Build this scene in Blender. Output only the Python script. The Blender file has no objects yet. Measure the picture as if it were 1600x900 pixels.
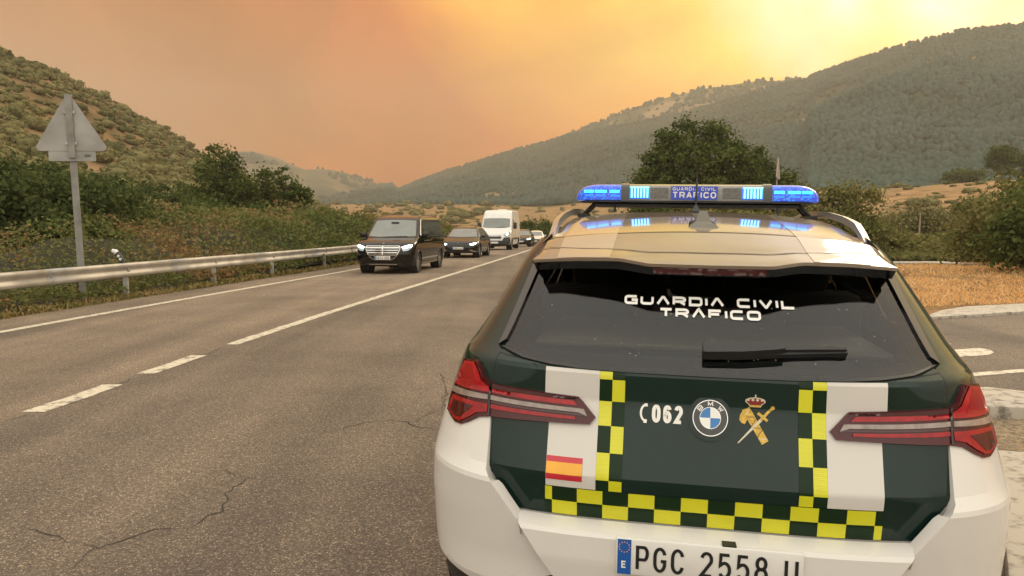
import bpy, bmesh, math, random
import numpy as np
from mathutils import Vector, Matrix, noise as mnoise
from mathutils.geometry import delaunay_2d_cdt

random.seed(7); RNG = np.random.default_rng(7)
sc = bpy.context.scene
COL = sc.collection
R = math.radians

# ------------------------------------------------------------------ camera, sky, sun, exposure
EYE = 1.58; FPX = 1200.0; HORIZON = 351.0
PITCH = math.atan((450 - HORIZON) / FPX)
cam = bpy.data.objects.new('camera', bpy.data.cameras.new('camera')); COL.objects.link(cam)
cam.location = (0, 0, EYE); cam.rotation_euler = (math.pi / 2 - PITCH, 0, 0)
cam.data.sensor_width = 36; cam.data.lens = 36 * FPX / 1600; cam.data.clip_end = 20000; cam.data.clip_start = 0.05
sc.camera = cam
SUN_AZ, SUN_EL = 38.0, 26.0            # degrees right of the viewing direction, above the horizon
sdir = Vector((math.sin(R(SUN_AZ)) * math.cos(R(SUN_EL)), math.cos(R(SUN_AZ)) * math.cos(R(SUN_EL)), math.sin(R(SUN_EL))))
sun = bpy.data.objects.new('sun', bpy.data.lights.new('sun', 'SUN')); COL.objects.link(sun)
sun.data.energy = 1.1; sun.data.angle = R(20); sun.data.color = (1.0, 0.85, 0.64)
sun.rotation_euler = (-sdir).to_track_quat('-Z', 'Y').to_euler()
sun.location = (30, 30, 60)
sc.view_settings.view_transform = 'Standard'; sc.view_settings.look = 'None'
sc.view_settings.exposure = 0.0; sc.view_settings.gamma = 1.0; sc.view_settings.use_curve_mapping = False
sc.cycles.use_denoising = True
sc.cycles.max_bounces = 8; sc.cycles.volume_bounces = 0; sc.cycles.transparent_max_bounces = 12
sc.cycles.caustics_reflective = False; sc.cycles.caustics_refractive = False

def build_world():
    w = bpy.data.worlds.new('World'); sc.world = w; w.use_nodes = True
    nt = w.node_tree; nt.nodes.clear(); N = nt.nodes.new; Lk = nt.links.new
    out = N('ShaderNodeOutputWorld')
    tc = N('ShaderNodeTexCoord')
    sky = N('ShaderNodeTexSky'); sky.sky_type = 'NISHITA'; sky.sun_disc = False
    sky.sun_elevation = R(SUN_EL); sky.sun_rotation = R(SUN_AZ); sky.dust_density = 4.0
    flt = N('ShaderNodeMix'); flt.data_type = 'RGBA'; flt.blend_type = 'MULTIPLY'; flt.inputs['Factor'].default_value = 1.0
    Lk(sky.outputs[0], flt.inputs['A']); flt.inputs['B'].default_value = (.40, .24, .12, 1)      # daylight filtered by the smoke
    bg1 = N('ShaderNodeBackground'); Lk(flt.outputs['Result'], bg1.inputs[0]); bg1.inputs[1].default_value = 0.05
    # smoke: colour follows the angle to the veiled sun, broken up by drifting noise
    nz = N('ShaderNodeTexNoise'); nz.inputs['Scale'].default_value = 2.0; nz.inputs['Detail'].default_value = 6
    nz.inputs['Roughness'].default_value = 0.5; nz.inputs['Distortion'].default_value = 0.6
    mp = N('ShaderNodeMapping'); mp.inputs['Scale'].default_value = (1, 1, 1.3); Lk(tc.outputs['Generated'], mp.inputs['Vector']); Lk(mp.outputs[0], nz.inputs['Vector'])
    dot = N('ShaderNodeVectorMath'); dot.operation = 'DOT_PRODUCT'; dot.inputs[1].default_value = sdir
    nrm = N('ShaderNodeVectorMath'); nrm.operation = 'NORMALIZE'; Lk(tc.outputs['Generated'], nrm.inputs[0]); Lk(nrm.outputs[0], dot.inputs[0])
    ad = N('ShaderNodeMath'); ad.operation = 'MULTIPLY_ADD'; Lk(nz.outputs[0], ad.inputs[0]); ad.inputs[1].default_value = 0.42
    sub = N('ShaderNodeMath'); sub.operation = 'SUBTRACT'; Lk(dot.outputs['Value'], sub.inputs[0]); sub.inputs[1].default_value = 0.228
    Lk(sub.outputs[0], ad.inputs[2])
    mr = N('ShaderNodeMapRange'); mr.inputs['From Min'].default_value = -1; mr.inputs['From Max'].default_value = 1; Lk(ad.outputs[0], mr.inputs['Value'])
    rp = N('ShaderNodeValToRGB'); Lk(mr.outputs[0], rp.inputs[0])
    stops = [(0.0, (.60, .52, .42)), (.45, (.58, .46, .33)), (.66, (.52, .25, .11)), (.77, (.55, .145, .015)), (.85, (.70, .14, .0)),
             (.905, (1.1, .46, .02)), (.945, (1.35, .95, .12)), (.98, (1.45, 1.25, .72)), (1.0, (1.8, 1.7, 1.4))]
    e = rp.color_ramp.elements
    while len(e) < len(stops): e.new(0.5)
    for i, (p, c) in enumerate(stops): e[i].position = p; e[i].color = (*c, 1)
    n4 = N('ShaderNodeTexNoise'); n4.inputs['Scale'].default_value = 3.2; n4.inputs['Detail'].default_value = 7; n4.inputs['Roughness'].default_value = .55; n4.inputs['Distortion'].default_value = 1.2; Lk(mp.outputs[0], n4.inputs['Vector'])
    v4 = N('ShaderNodeMapRange'); v4.inputs['From Min'].default_value = .32; v4.inputs['From Max'].default_value = .68; v4.inputs['To Min'].default_value = .70; v4.inputs['To Max'].default_value = 1.14; Lk(n4.outputs[0], v4.inputs['Value'])
    smk = N('ShaderNodeVectorMath'); smk.operation = 'SCALE'; Lk(rp.outputs[0], smk.inputs[0]); Lk(v4.outputs[0], smk.inputs['Scale'])
    # the plume thins out overhead and behind the camera, where plain bright daylight comes through
    sep = N('ShaderNodeSeparateXYZ'); Lk(nrm.outputs[0], sep.inputs[0])
    mb_ = N('ShaderNodeMath'); mb_.operation = 'MULTIPLY_ADD'; Lk(sep.outputs['Y'], mb_.inputs[0]); mb_.inputs[1].default_value = -.45; Lk(sep.outputs['Z'], mb_.inputs[2])
    thin = N('ShaderNodeMapRange'); thin.interpolation_type = 'SMOOTHSTEP'; thin.inputs['From Min'].default_value = -.14; thin.inputs['From Max'].default_value = 1.0; Lk(mb_.outputs[0], thin.inputs['Value'])
    opn = N('ShaderNodeMix'); opn.data_type = 'RGBA'; Lk(thin.outputs[0], opn.inputs['Factor']); Lk(smk.outputs[0], opn.inputs['A']); opn.inputs['B'].default_value = (2.0, 1.92, 1.70, 1)
    bg2 = N('ShaderNodeBackground'); Lk(opn.outputs['Result'], bg2.inputs[0]); bg2.inputs[1].default_value = 1.0
    add = N('ShaderNodeAddShader'); Lk(bg1.outputs[0], add.inputs[0]); Lk(bg2.outputs[0], add.inputs[1]); Lk(add.outputs[0], out.inputs[0])
build_world()

def ray(px, py):
    u = (px - 800) / FPX; v = (450 - py) / FPX
    cp, sp = math.cos(PITCH), math.sin(PITCH)
    return Vector((u, cp + v * sp, -sp + v * cp))
def at_dist(px, py, d):                 # world point seen at a photograph pixel, d metres away horizontally
    r = ray(px, py); k = d / math.hypot(r.x, r.y)
    return Vector((r.x * k, r.y * k, EYE + r.z * k))
def ground_pt(px, py, z=0.0):
    r = ray(px, py); k = (z - EYE) / r.z
    return Vector((r.x * k, r.y * k, z))

# ------------------------------------------------------------------ helpers
MATS = {}
def mat(name, col, rough=.5, metal=0., coat=0., spec=.5, var=.06, scale=6., bump=0., bscale=60., emis=None, estr=0., coord='Object'):
    if name in MATS: return MATS[name]
    m = bpy.data.materials.new(name); m.use_nodes = True; MATS[name] = m
    nt = m.node_tree; N = nt.nodes.new; Lk = nt.links.new
    b = nt.nodes['Principled BSDF']
    tc = N('ShaderNodeTexCoord')
    nz = N('ShaderNodeTexNoise'); nz.inputs['Scale'].default_value = scale; nz.inputs['Detail'].default_value = 4; Lk(tc.outputs[coord], nz.inputs['Vector'])
    rp = N('ShaderNodeValToRGB'); e = rp.color_ramp.elements
    e[0].position = .3; e[1].position = .7
    e[0].color = (*[max(0, c * (1 - var)) for c in col], 1); e[1].color = (*[min(1, c * (1 + var)) for c in col], 1)
    Lk(nz.outputs[0], rp.inputs[0]); Lk(rp.outputs[0], b.inputs['Base Color'])
    b.inputs['Roughness'].default_value = rough; b.inputs['Metallic'].default_value = metal
    b.inputs['Coat Weight'].default_value = coat; b.inputs['Coat Roughness'].default_value = .03
    b.inputs['Specular IOR Level'].default_value = spec
    if emis: b.inputs['Emission Color'].default_value = (*emis, 1); b.inputs['Emission Strength'].default_value = estr
    if bump:
        n2 = N('ShaderNodeTexNoise'); n2.inputs['Scale'].default_value = bscale; n2.inputs['Detail'].default_value = 6; Lk(tc.outputs[coord], n2.inputs['Vector'])
        bp = N('ShaderNodeBump'); bp.inputs['Strength'].default_value = bump; bp.inputs['Distance'].default_value = .02
        Lk(n2.outputs[0], bp.inputs['Height']); Lk(bp.outputs[0], b.inputs['Normal'])
    return m
def glass_mat(name, tint, refl=.9, rough=.01):
    if name in MATS: return MATS[name]
    m = bpy.data.materials.new(name); m.use_nodes = True; MATS[name] = m
    nt = m.node_tree; nt.nodes.clear(); N = nt.nodes.new; Lk = nt.links.new
    out = N('ShaderNodeOutputMaterial'); fr = N('ShaderNodeFresnel'); fr.inputs[0].default_value = 1.5
    tr = N('ShaderNodeBsdfTransparent'); gl = N('ShaderNodeBsdfGlossy'); gl.inputs['Roughness'].default_value = rough
    nz = N('ShaderNodeTexNoise'); nz.inputs['Scale'].default_value = 3
    mx = N('ShaderNodeMix'); mx.data_type = 'RGBA'; mx.inputs['A'].default_value = (*tint, 1); mx.inputs['B'].default_value = (*[t * .92 for t in tint], 1)
    Lk(nz.outputs[0], mx.inputs['Factor']); Lk(mx.outputs['Result'], tr.inputs[0]); gl.inputs[0].default_value = (refl, refl, refl, 1)
    ms = N('ShaderNodeMixShader'); Lk(fr.outputs[0], ms.inputs[0]); Lk(tr.outputs[0], ms.inputs[1]); Lk(gl.outputs[0], ms.inputs[2]); Lk(ms.outputs[0], out.inputs[0])
    return m
def leaf_mat(name, cols, scale=.5, trans=.3, pos_mix=.55):
    if name in MATS: return MATS[name]
    m = bpy.data.materials.new(name); m.use_nodes = True; MATS[name] = m
    nt = m.node_tree; nt.nodes.clear(); N = nt.nodes.new; Lk = nt.links.new
    out = N('ShaderNodeOutputMaterial'); ge = N('ShaderNodeNewGeometry'); tc = N('ShaderNodeTexCoord')
    nz = N('ShaderNodeTexNoise'); nz.inputs['Scale'].default_value = scale; nz.inputs['Detail'].default_value = 3; Lk(ge.outputs['Position'], nz.inputs['Vector'])
    st = N('ShaderNodeMapRange'); st.inputs['From Min'].default_value = .3; st.inputs['From Max'].default_value = .7; Lk(nz.outputs[0], st.inputs['Value'])
    mx = N('ShaderNodeMix'); mx.inputs['Factor'].default_value = pos_mix; Lk(ge.outputs['Random Per Island'], mx.inputs['A']); Lk(st.outputs[0], mx.inputs['B'])
    rp = N('ShaderNodeValToRGB'); Lk(mx.outputs['Result'], rp.inputs[0]); e = rp.color_ramp.elements
    while len(e) < len(cols): e.new(.5)
    for i, c in enumerate(cols): e[i].position = .12 + .76 * i / max(1, len(cols) - 1); e[i].color = (*[q * 1.85 for q in c], 1)
    d = N('ShaderNodeBsdfDiffuse'); t = N('ShaderNodeBsdfTranslucent'); Lk(rp.outputs[0], d.inputs[0]); Lk(rp.outputs[0], t.inputs[0])
    ms = N('ShaderNodeMixShader'); ms.inputs[0].default_value = trans; Lk(d.outputs[0], ms.inputs[1]); Lk(t.outputs[0], ms.inputs[2]); Lk(ms.outputs[0], out.inputs[0])
    return m

def finish(me, m, smooth=True, sharp=.6):
    if m is not None:
        for x in (m if isinstance(m, (list, tuple)) else [m]): me.materials.append(x)
    if smooth:
        me.polygons.foreach_set('use_smooth', [True] * len(me.polygons)); me.set_sharp_from_angle(angle=sharp)
    me.update()
def link(name, me, parent=None, loc=None):
    o = bpy.data.objects.new(name, me); COL.objects.link(o)
    if parent: o.parent = parent
    if loc is not None: o.location = loc
    return o
def mesh(name, V, F, m, parent=None, smooth=True, sharp=.6):
    me = bpy.data.meshes.new(name); me.from_pydata([tuple(v) for v in V], [], F); finish(me, m, smooth, sharp)
    return link(name, me, parent)
def np_mesh(name, V, F, m, smooth=False):          # V (n,3), F (k,3 or 4)
    me = bpy.data.meshes.new(name); k = F.shape[1]
    me.vertices.add(len(V)); me.vertices.foreach_set('co', np.asarray(V, np.float32).ravel())
    me.loops.add(F.size); me.loops.foreach_set('vertex_index', F.astype(np.int32).ravel())
    me.polygons.add(len(F)); me.polygons.foreach_set('loop_start', np.arange(0, F.size, k, dtype=np.int32))
    if smooth: me.polygons.foreach_set('use_smooth', np.ones(len(F), bool))
    me.update(calc_edges=True); me.validate()
    if m: me.materials.append(m)
    return me
def tag(o, label, cat, group=None, kind=None):
    if label: o['label'] = label
    if cat: o['category'] = cat
    if group: o['group'] = group
    if kind: o['kind'] = kind
    return o
def empty(name, loc=(0, 0, 0), rot=(0, 0, 0)):
    o = bpy.data.objects.new(name, None); COL.objects.link(o); o.location = loc; o.rotation_euler = rot; o.empty_display_size = .2
    return o
class MB:
    def __init__(s): s.V = []; s.F = []
    def add(s, V, F):
        k = len(s.V); s.V += [Vector(v) for v in V]; s.F += [tuple(i + k for i in f) for f in F]; return s
    def box(s, c, d, M=None, top=1.0, bev=0):
        x, y, z = d[0] / 2, d[1] / 2, d[2] / 2
        V = [Vector((sx * x * (top if sz > 0 else 1), sy * y * (top if sz > 0 else 1), sz * z)) for sz in (-1, 1) for sy in (-1, 1) for sx in (-1, 1)]
        if M is not None: V = [M @ v for v in V]
        c = Vector(c)
        return s.add([v + c for v in V], [(0, 2, 3, 1), (4, 5, 7, 6), (0, 1, 5, 4), (2, 6, 7, 3), (0, 4, 6, 2), (1, 3, 7, 5)])
    def tube(s, pts, rads, n=8, caps=True):
        pts = [Vector(p) for p in pts]
        if not isinstance(rads, (list, tuple)): rads = [rads] * len(pts)
        V = []; prev = None
        for i, p in enumerate(pts):
            t = (pts[min(i + 1, len(pts) - 1)] - pts[max(i - 1, 0)]).normalized()
            if prev is None: a = t.orthogonal().normalized()
            else: a = (prev - t * prev.dot(t)).normalized()
            prev = a; b = t.cross(a)
            V += [p + (a * math.cos(2 * math.pi * k / n) + b * math.sin(2 * math.pi * k / n)) * rads[i] for k in range(n)]
        F = [(i * n + k, i * n + (k + 1) % n, (i + 1) * n + (k + 1) % n, (i + 1) * n + k) for i in range(len(pts) - 1) for k in range(n)]
        if caps: F += [tuple(range(n - 1, -1, -1)), tuple((len(pts) - 1) * n + k for k in range(n))]
        return s.add(V, F)
    def lathe(s, prof, c, axis='x', n=32, a0=0):      # prof: (radius, along)
        V = []; c = Vector(c)
        for (r, h) in prof:
            for k in range(n):
                a = a0 + 2 * math.pi * k / n
                p = (h, r * math.cos(a), r * math.sin(a)) if axis == 'x' else ((r * math.cos(a), h, r * math.sin(a)) if axis == 'y' else (r * math.cos(a), r * math.sin(a), h))
                V.append(Vector(p) + c)
        F = [(i * n + k, i * n + (k + 1) % n, (i + 1) * n + (k + 1) % n, (i + 1) * n + k) for i in range(len(prof) - 1) for k in range(n)]
        return s.add(V, F)
    def build(s, name, m, parent=None, smooth=True, sharp=.6, recalc=True):
        me = bpy.data.meshes.new(name); me.from_pydata([tuple(v) for v in s.V], [], s.F)
        if recalc:
            bm = bmesh.new(); bm.from_mesh(me); bmesh.ops.recalc_face_normals(bm, faces=bm.faces); bm.to_mesh(me); bm.free()
        finish(me, m, smooth, sharp)
        return link(name, me, parent)
def bevelled(name, c, d, r, m, parent=None, seg=2, taper=None):
    bm = bmesh.new(); bmesh.ops.create_cube(bm, size=1)
    for v in bm.verts:
        v.co = Vector((v.co.x * d[0], v.co.y * d[1], v.co.z * d[2]))
        if taper and v.co.z > 0: v.co.x *= taper[0]; v.co.y *= taper[1]
    bmesh.ops.bevel(bm, geom=bm.edges[:], offset=r, segments=seg, profile=.5, affect='EDGES')
    for v in bm.verts: v.co += Vector(c)
    me = bpy.data.meshes.new(name); bm.to_mesh(me); bm.free(); finish(me, m)
    return link(name, me, parent)

def inside(p, poly):
    x, y = p; c = False; n = len(poly)
    for i in range(n):
        x1, y1 = poly[i]; x2, y2 = poly[(i + 1) % n]
        if (y1 > y) != (y2 > y) and x < (x2 - x1) * (y - y1) / (y2 - y1) + x1: c = not c
    return c
def panel(name, poly, surf, m, parent, off=.004, lip=.01, cell=.04, out=(0, -1, 0), sharp=.5):
    breaks = getattr(surf, 'breaks', None)
    """a plate cut to `poly` (a,b) lying on surf(a,b), `off` metres proud, its rim turned in by `lip`"""
    B = []
    n = len(poly)
    for i in range(n):
        p, q = Vector(poly[i]), Vector(poly[(i + 1) % n]); k = max(1, int((q - p).length / cell))
        ts = [j / k for j in range(k)]
        if breaks and abs(q.y - p.y) > 1e-6:
            for z in breaks:
                t = (z - p.y) / (q.y - p.y)
                if .001 < t < .999: ts.append(t)
            ts.sort(); ts = [t for i, t in enumerate(ts) if i == 0 or t - ts[i - 1] > 1e-4]
        for t in ts: B.append(p + (q - p) * t)
    nb = len(B); P = list(B)
    xs = [b.x for b in B]; ys = [b.y for b in B]
    gx = np.arange(min(xs) + cell * .5, max(xs), cell); gy = np.arange(min(ys) + cell * .5, max(ys), cell)
    if breaks: gy = np.array(sorted([g for g in gy if all(abs(g - z) > cell * .3 for z in breaks)] + [z for z in breaks if min(ys) < z < max(ys)]))
    pl = [(b.x, b.y) for b in B]; BA = np.array(pl); md = (.3 * cell) ** 2 if not breaks else (.12 * cell) ** 2
    for a in gx:
        for b in gy:
            if inside((a, b), pl) and np.min((BA[:, 0] - a) ** 2 + (BA[:, 1] - b) ** 2) > md: P.append(Vector((a, b)))
    r = delaunay_2d_cdt(P, [], [list(range(nb))], 1, 1e-7)
    V2, F = r[0], [list(f) for f in r[2]]
    O = Vector(out); V = []
    for v in V2:
        a, b = v; h = 1e-3
        s0 = Vector(surf(a, b)); nn = (Vector(surf(a + h, b)) - Vector(surf(a - h, b))).cross(Vector(surf(a, b + h)) - Vector(surf(a, b - h)))
        nn.normalize()
        if nn.dot(O) < 0: nn = -nn
        V.append((s0 + nn * off, nn))
    co = [v[0] for v in V]
    for f in F:
        nn = (co[f[1]] - co[f[0]]).cross(co[f[2]] - co[f[0]])
        if nn.dot(V[f[0]][1]) < 0: f.reverse()
    if lip:
        ed = {}
        for f in F:
            for i in range(len(f)): ed[(f[i], f[(i + 1) % len(f)])] = 1
        mp = {}
        for (a, b) in list(ed):
            if (b, a) not in ed:
                for k in (a, b):
                    if k not in mp: mp[k] = len(co); co.append(co[k] - V[k][1] * lip)
                F.append([b, a, mp[a], mp[b]])
    return mesh(name, co, F, m, parent, True, sharp)

# stroke lettering ----------------------------------------------------
def arc(cx, cy, rx, ry, a0, a1, n=10): return [(cx + rx * math.cos(R(a0 + (a1 - a0) * i / n)), cy + ry * math.sin(R(a0 + (a1 - a0) * i / n))) for i in range(n + 1)]
def gl(style):
    q = .26 if style == 'wide' else .5
    def rc(cx, cy, a0): return arc(cx, cy, q, q * (1 if style == 'wide' else .7), a0, a0 + 90, 6)
    ry = q * (1 if style == 'wide' else .7)
    O = rc(1 - q, 1 - ry, 0) + rc(q, 1 - ry, 90) + rc(q, ry, 180) + rc(1 - q, ry, 270); O.append(O[0])
    if style == 'wide': Cc = [(1, 1)] + rc(q, 1 - ry, 90) + rc(q, ry, 180) + [(1, 0)]
    else: Cc = arc(.5, 1 - ry, .5, ry, 15, 90, 6) + rc(q, 1 - ry, 90) + rc(q, ry, 180) + arc(.5, ry, .5, ry, 270, 345, 6)
    D = [(0, 0), (0, 1)] + [(1 - q, 1)] + rc(1 - q, 1 - ry, 0)[::-1] + rc(1 - q, ry, 270)[::-1] + [(0, 0)]
    lam = [[(0, 0), (.42, 1), (.58, 1), (1, 0)]]
    bowl = [(0, 1), (.65, 1)] + arc(.68, .72, .32, .28, 90, -90, 8) + [(0, .44)]
    g = {
     'I': [[(.5, 0), (.5, 1)]], 'U': [[(0, 1)] + rc(q, ry, 180) + rc(1 - q, ry, 270) + [(1, 1)]], 'O': [O], '0': [O], 'C': [Cc],
     'G': [Cc + ([(1, .5), (.55, .5)] if style == 'wide' else [(1, .45), (.6, .45)])], 'D': [D], 'V': [[(0, 1), (.46, 0), (.54, 0), (1, 1)]], 'L': [[(0, 1), (0, 0), (1, 0)]],
     'T': [[(0, 1), (1, 1)], [(.5, 1), (.5, 0)]], 'F': [[(0, 0), (0, 1), (1, 1)], [(0, .5), (.85, .5)]], 'E': [[(1, 1), (0, 1), (0, 0), (1, 0)], [(0, .52), (.85, .52)]],
     'R': [[(0, 0)] + bowl, [(.55, .44), (1, 0)]], 'P': [[(0, 0)] + bowl], 'B': [[(0, 0)] + bowl, [(.6, .44)] + arc(.66, .22, .34, .22, 90, -90, 8) + [(0, 0)]],
     'M': [[(0, 0), (0, 1), (.5, .25), (1, 1), (1, 0)]], 'W': [[(0, 1), (.25, 0), (.5, .8), (.75, 0), (1, 1)]], 'N': [[(0, 0), (0, 1), (1, 0), (1, 1)]],
     'A': lam if style == 'wide' else [[(0, 0), (.46, 1), (.54, 1), (1, 0)], [(.18, .3), (.82, .3)]],
     '1': [[(.2, .75), (.55, 1), (.55, 0)]], '4': [[(.75, 0), (.75, 1), (0, .28), (1, .28)]], '7': [[(0, 1), (1, 1), (.35, 0)]],
     '2': [arc(.5, .72, .48, .28, 165, -25, 12) + [(0, 0), (1, 0)]],
     '3': [arc(.48, .74, .46, .26, 150, -90, 10) , arc(.48, .26, .5, .26, 90, -150, 10)],
     '5': [[(.95, 1), (.12, 1), (.06, .52)] + arc(.5, .32, .5, .32, 120, -150, 12)],
     '6': [arc(.5, .7, .48, .3, 20, 180, 8) + arc(.5, .3, .48, .3, 180, 540, 16)],
     '8': [arc(.5, .75, .42, .25, -90, 270, 16), arc(.5, .26, .5, .26, 90, 450, 16)],
    }
    g['Á'] = g['A'] + [[(.46, 1.10), (.62, 1.22)]]
    return g
GL = {'wide': gl('wide'), 'round': gl('round')}
def stroke(mb, pts, w, fmap):
    P = [Vector(p) for p in pts]
    Q = [P[0]]
    for p in P[1:]:
        if (p - Q[-1]).length > 1e-6: Q.append(p)
    P = Q; closed = (P[0] - P[-1]).length < 1e-6 and len(P) > 3
    n = len(P); Lf, Rt = [], []
    for i in range(n):
        if closed: a = P[(i - 1) % (n - 1)] if i > 0 else P[n - 2]; b = P[i + 1] if i < n - 1 else P[1]
        else: a = P[i - 1] if i > 0 else None; b = P[i + 1] if i < n - 1 else None
        d1 = (P[i] - a).normalized() if a is not None else None; d2 = (b - P[i]).normalized() if b is not None else None
        if d1 is None: d1 = d2
        if d2 is None: d2 = d1
        n1 = Vector((-d1.y, d1.x)); n2 = Vector((-d2.y, d2.x)); mm = n1 + n2
        if mm.length < 1e-3: mm = n1
        mm.normalize(); k = min(1 / max(mm.dot(n1), .35), 2.2)
        Lf.append(P[i] + mm * w / 2 * k); Rt.append(P[i] - mm * w / 2 * k)
    V = [fmap(p) for p in Lf] + [fmap(p) for p in Rt]
    mb.add(V, [(i, n + i, n + i + 1, i + 1) for i in range(n - 1)])
def lettering(name, text, x0, x1, z0, h, surf, m, parent, style='wide', sw=.24, gap=.28, wide=1.0, off=.008, space=.6, narrow='I1'):
    """text between x0 and x1 on surf(a,b); sw, gap in units of the letter height"""
    ws = [((.24 if c == 'I' else .5) if c in narrow else wide) if c != ' ' else space for c in text]
    tot = sum(ws) + gap * (len(text) - 1); k = (x1 - x0) / tot; x = 0
    O = Vector((0, -1, 0))
    def fm(p):
        a, b = p; e = 1e-3; s = Vector(surf(a, b)); nn = (Vector(surf(a + e, b)) - Vector(surf(a - e, b))).cross(Vector(surf(a, b + e)) - Vector(surf(a, b - e))).normalized()
        return s + (nn if nn.dot(O) > 0 else -nn) * off
    w = sw * h
    for c, cw in zip(text, ws):
        if c != ' ':
            mb = MB()
            for pl in GL[style][c]:
                stroke(mb, [(x0 + (x + px * cw) * k + (w / 2 - px * w if c not in 'I' else 0), z0 + w / 2 + py * (h - w)) for px, py in pl], w, fm)
            mb.build(name, m, parent, False, recalc=False)
        x += cw + gap

# leaves ------------------------------------------------------------------
def leaf_quads(C, size, up=.35, out=None, aspect=.55):
    n = len(C)
    nrm = RNG.normal(size=(n, 3))
    if out is not None: nrm = nrm * .75 + out
    nrm[:, 2] += up; nrm /= np.linalg.norm(nrm, axis=1)[:, None] + 1e-9
    t = RNG.normal(size=(n, 3)); u = np.cross(nrm, t); u /= np.linalg.norm(u, axis=1)[:, None] + 1e-9; v = np.cross(nrm, u)
    s = np.asarray(size)[:, None] * .5
    V = np.stack([C - u * s, C + v * s * aspect + nrm * s * .15, C + u * s, C - v * s * aspect + nrm * s * .15], 1).reshape(-1, 3)
    return V, np.arange(4 * n).reshape(n, 4)
def crown_points(lobes, nclump, per, spread, shell=.62):
    """clumps spread through ellipsoidal lobes (cx,cy,cz,rx,ry,rz), leaves gathered round each clump"""
    L = np.array(lobes, float); vol = L[:, 3] * L[:, 4] * L[:, 5]
    k = RNG.choice(len(L), nclump, p=vol / vol.sum())
    d = RNG.normal(size=(nclump, 3)); d /= np.linalg.norm(d, axis=1)[:, None]
    r = shell + (1 - shell) * RNG.random(nclump) ** .7 + RNG.normal(0, .05, nclump)
    cc = L[k, :3] + d * r[:, None] * L[k, 3:]
    per_i = RNG.integers(int(per * .5), int(per * 1.5) + 1, nclump)
    idx = np.repeat(np.arange(nclump), per_i)
    sp = (spread * (.6 + .8 * RNG.random(nclump)))[idx][:, None]
    off = RNG.normal(size=(len(idx), 3)) * sp * np.array([1, 1, .65])
    P = cc[idx] + off
    o = d[idx] * .6 + off / (sp + 1e-6) * .35
    return P, o, cc
def make_crown(name, lobes, nclump, per, spread, size, m, parent, shell=.62, aspect=.6):
    P, o, cc = crown_points(lobes, nclump, per, spread, shell)
    V, F = leaf_quads(P, size * (.6 + .8 * RNG.random(len(P))), .3, o, aspect)
    return link(name, np_mesh(name, V, F, m), parent), cc
def make_tree(name, base, H, lobes, nclump, per, spread, size, m, label, group=None, trunk_r=.2, shell=.6, cat='tree', limbs=9, fork=.3, lean=(0, 0)):
    t = empty(name, base); tag(t, label, cat, group)
    cr, cc = make_crown('crown', lobes, nclump, per, spread, size, m, t, shell)
    mb = MB(); top = Vector((lean[0], lean[1], H * .72))
    mb.tube([(0, 0, -.3), (lean[0] * .1, lean[1] * .1, H * .12), (lean[0] * .4, lean[1] * .4, H * .4), top], [trunk_r * 1.25, trunk_r, trunk_r * .7, trunk_r * .25], 9)
    for i in range(limbs):
        e = Vector(cc[int(RNG.integers(len(cc)))]); s = Vector((lean[0] * fork, lean[1] * fork, H * (fork + .3 * random.random())))
        md = s.lerp(e, .5) + Vector((0, 0, .08 * H * random.uniform(-.5, .6)))
        mb.tube([s, md, e], [trunk_r * .45, trunk_r * .28, trunk_r * .08], 6)
    mb.build('trunk', mat('bark', (.10, .075, .055), .9, var=.3, bump=.6, bscale=20), t)
    return t
def copy_tree(o, parent=None):
    c = o.copy(); COL.objects.link(c); c.parent = parent
    for ch in o.children: copy_tree(ch, c)
    return c

# ------------------------------------------------------------------ the setting: ground, road, markings
CLY = [-60, -20, 0, 6, 9.9, 13.4, 17.2, 23.7, 30, 45, 60, 80, 120, 260]
CLX = [-9.5, -5.95, -4.5, -4.09, -3.73, -3.35, -2.88, -2.02, -1.2, .72, 2.5, 4.7, 9, 24]
def cx(y): return float(np.interp(y, CLY, CLX))
def rz(y): return -.018 * max(0, y - 48) if y < 110 else -1.116
def sst(a, b, x):
    t = np.clip((x - a) / (b - a), 0, 1); return t * t * (3 - 2 * t)
def gz(x, y):
    d = x - cx(y)
    z = -.03 + (rz(y) * float(sst(40, 12, abs(d))) if y > 48 else 0)
    z += 10.5 * float(sst(10, 95, x)) * float(sst(32, 150, y))
    z += (-1.2 + 17.5 * float(sst(110, 600, y))) * float(sst(70, 110, y)) * float(sst(150, 60, x))
    far = float(sst(6, 14, abs(d + 1))) * float(sst(15, 30, math.hypot(x, y)))
    if far > 0: z += far * (.35 * mnoise.noise((x * .06, y * .06, 1)) + .12 * mnoise.noise((x * .3, y * .3, 4)))
    if d < -5.4: z += .10 * float(sst(-5.4, -8, d))
    return z

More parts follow.
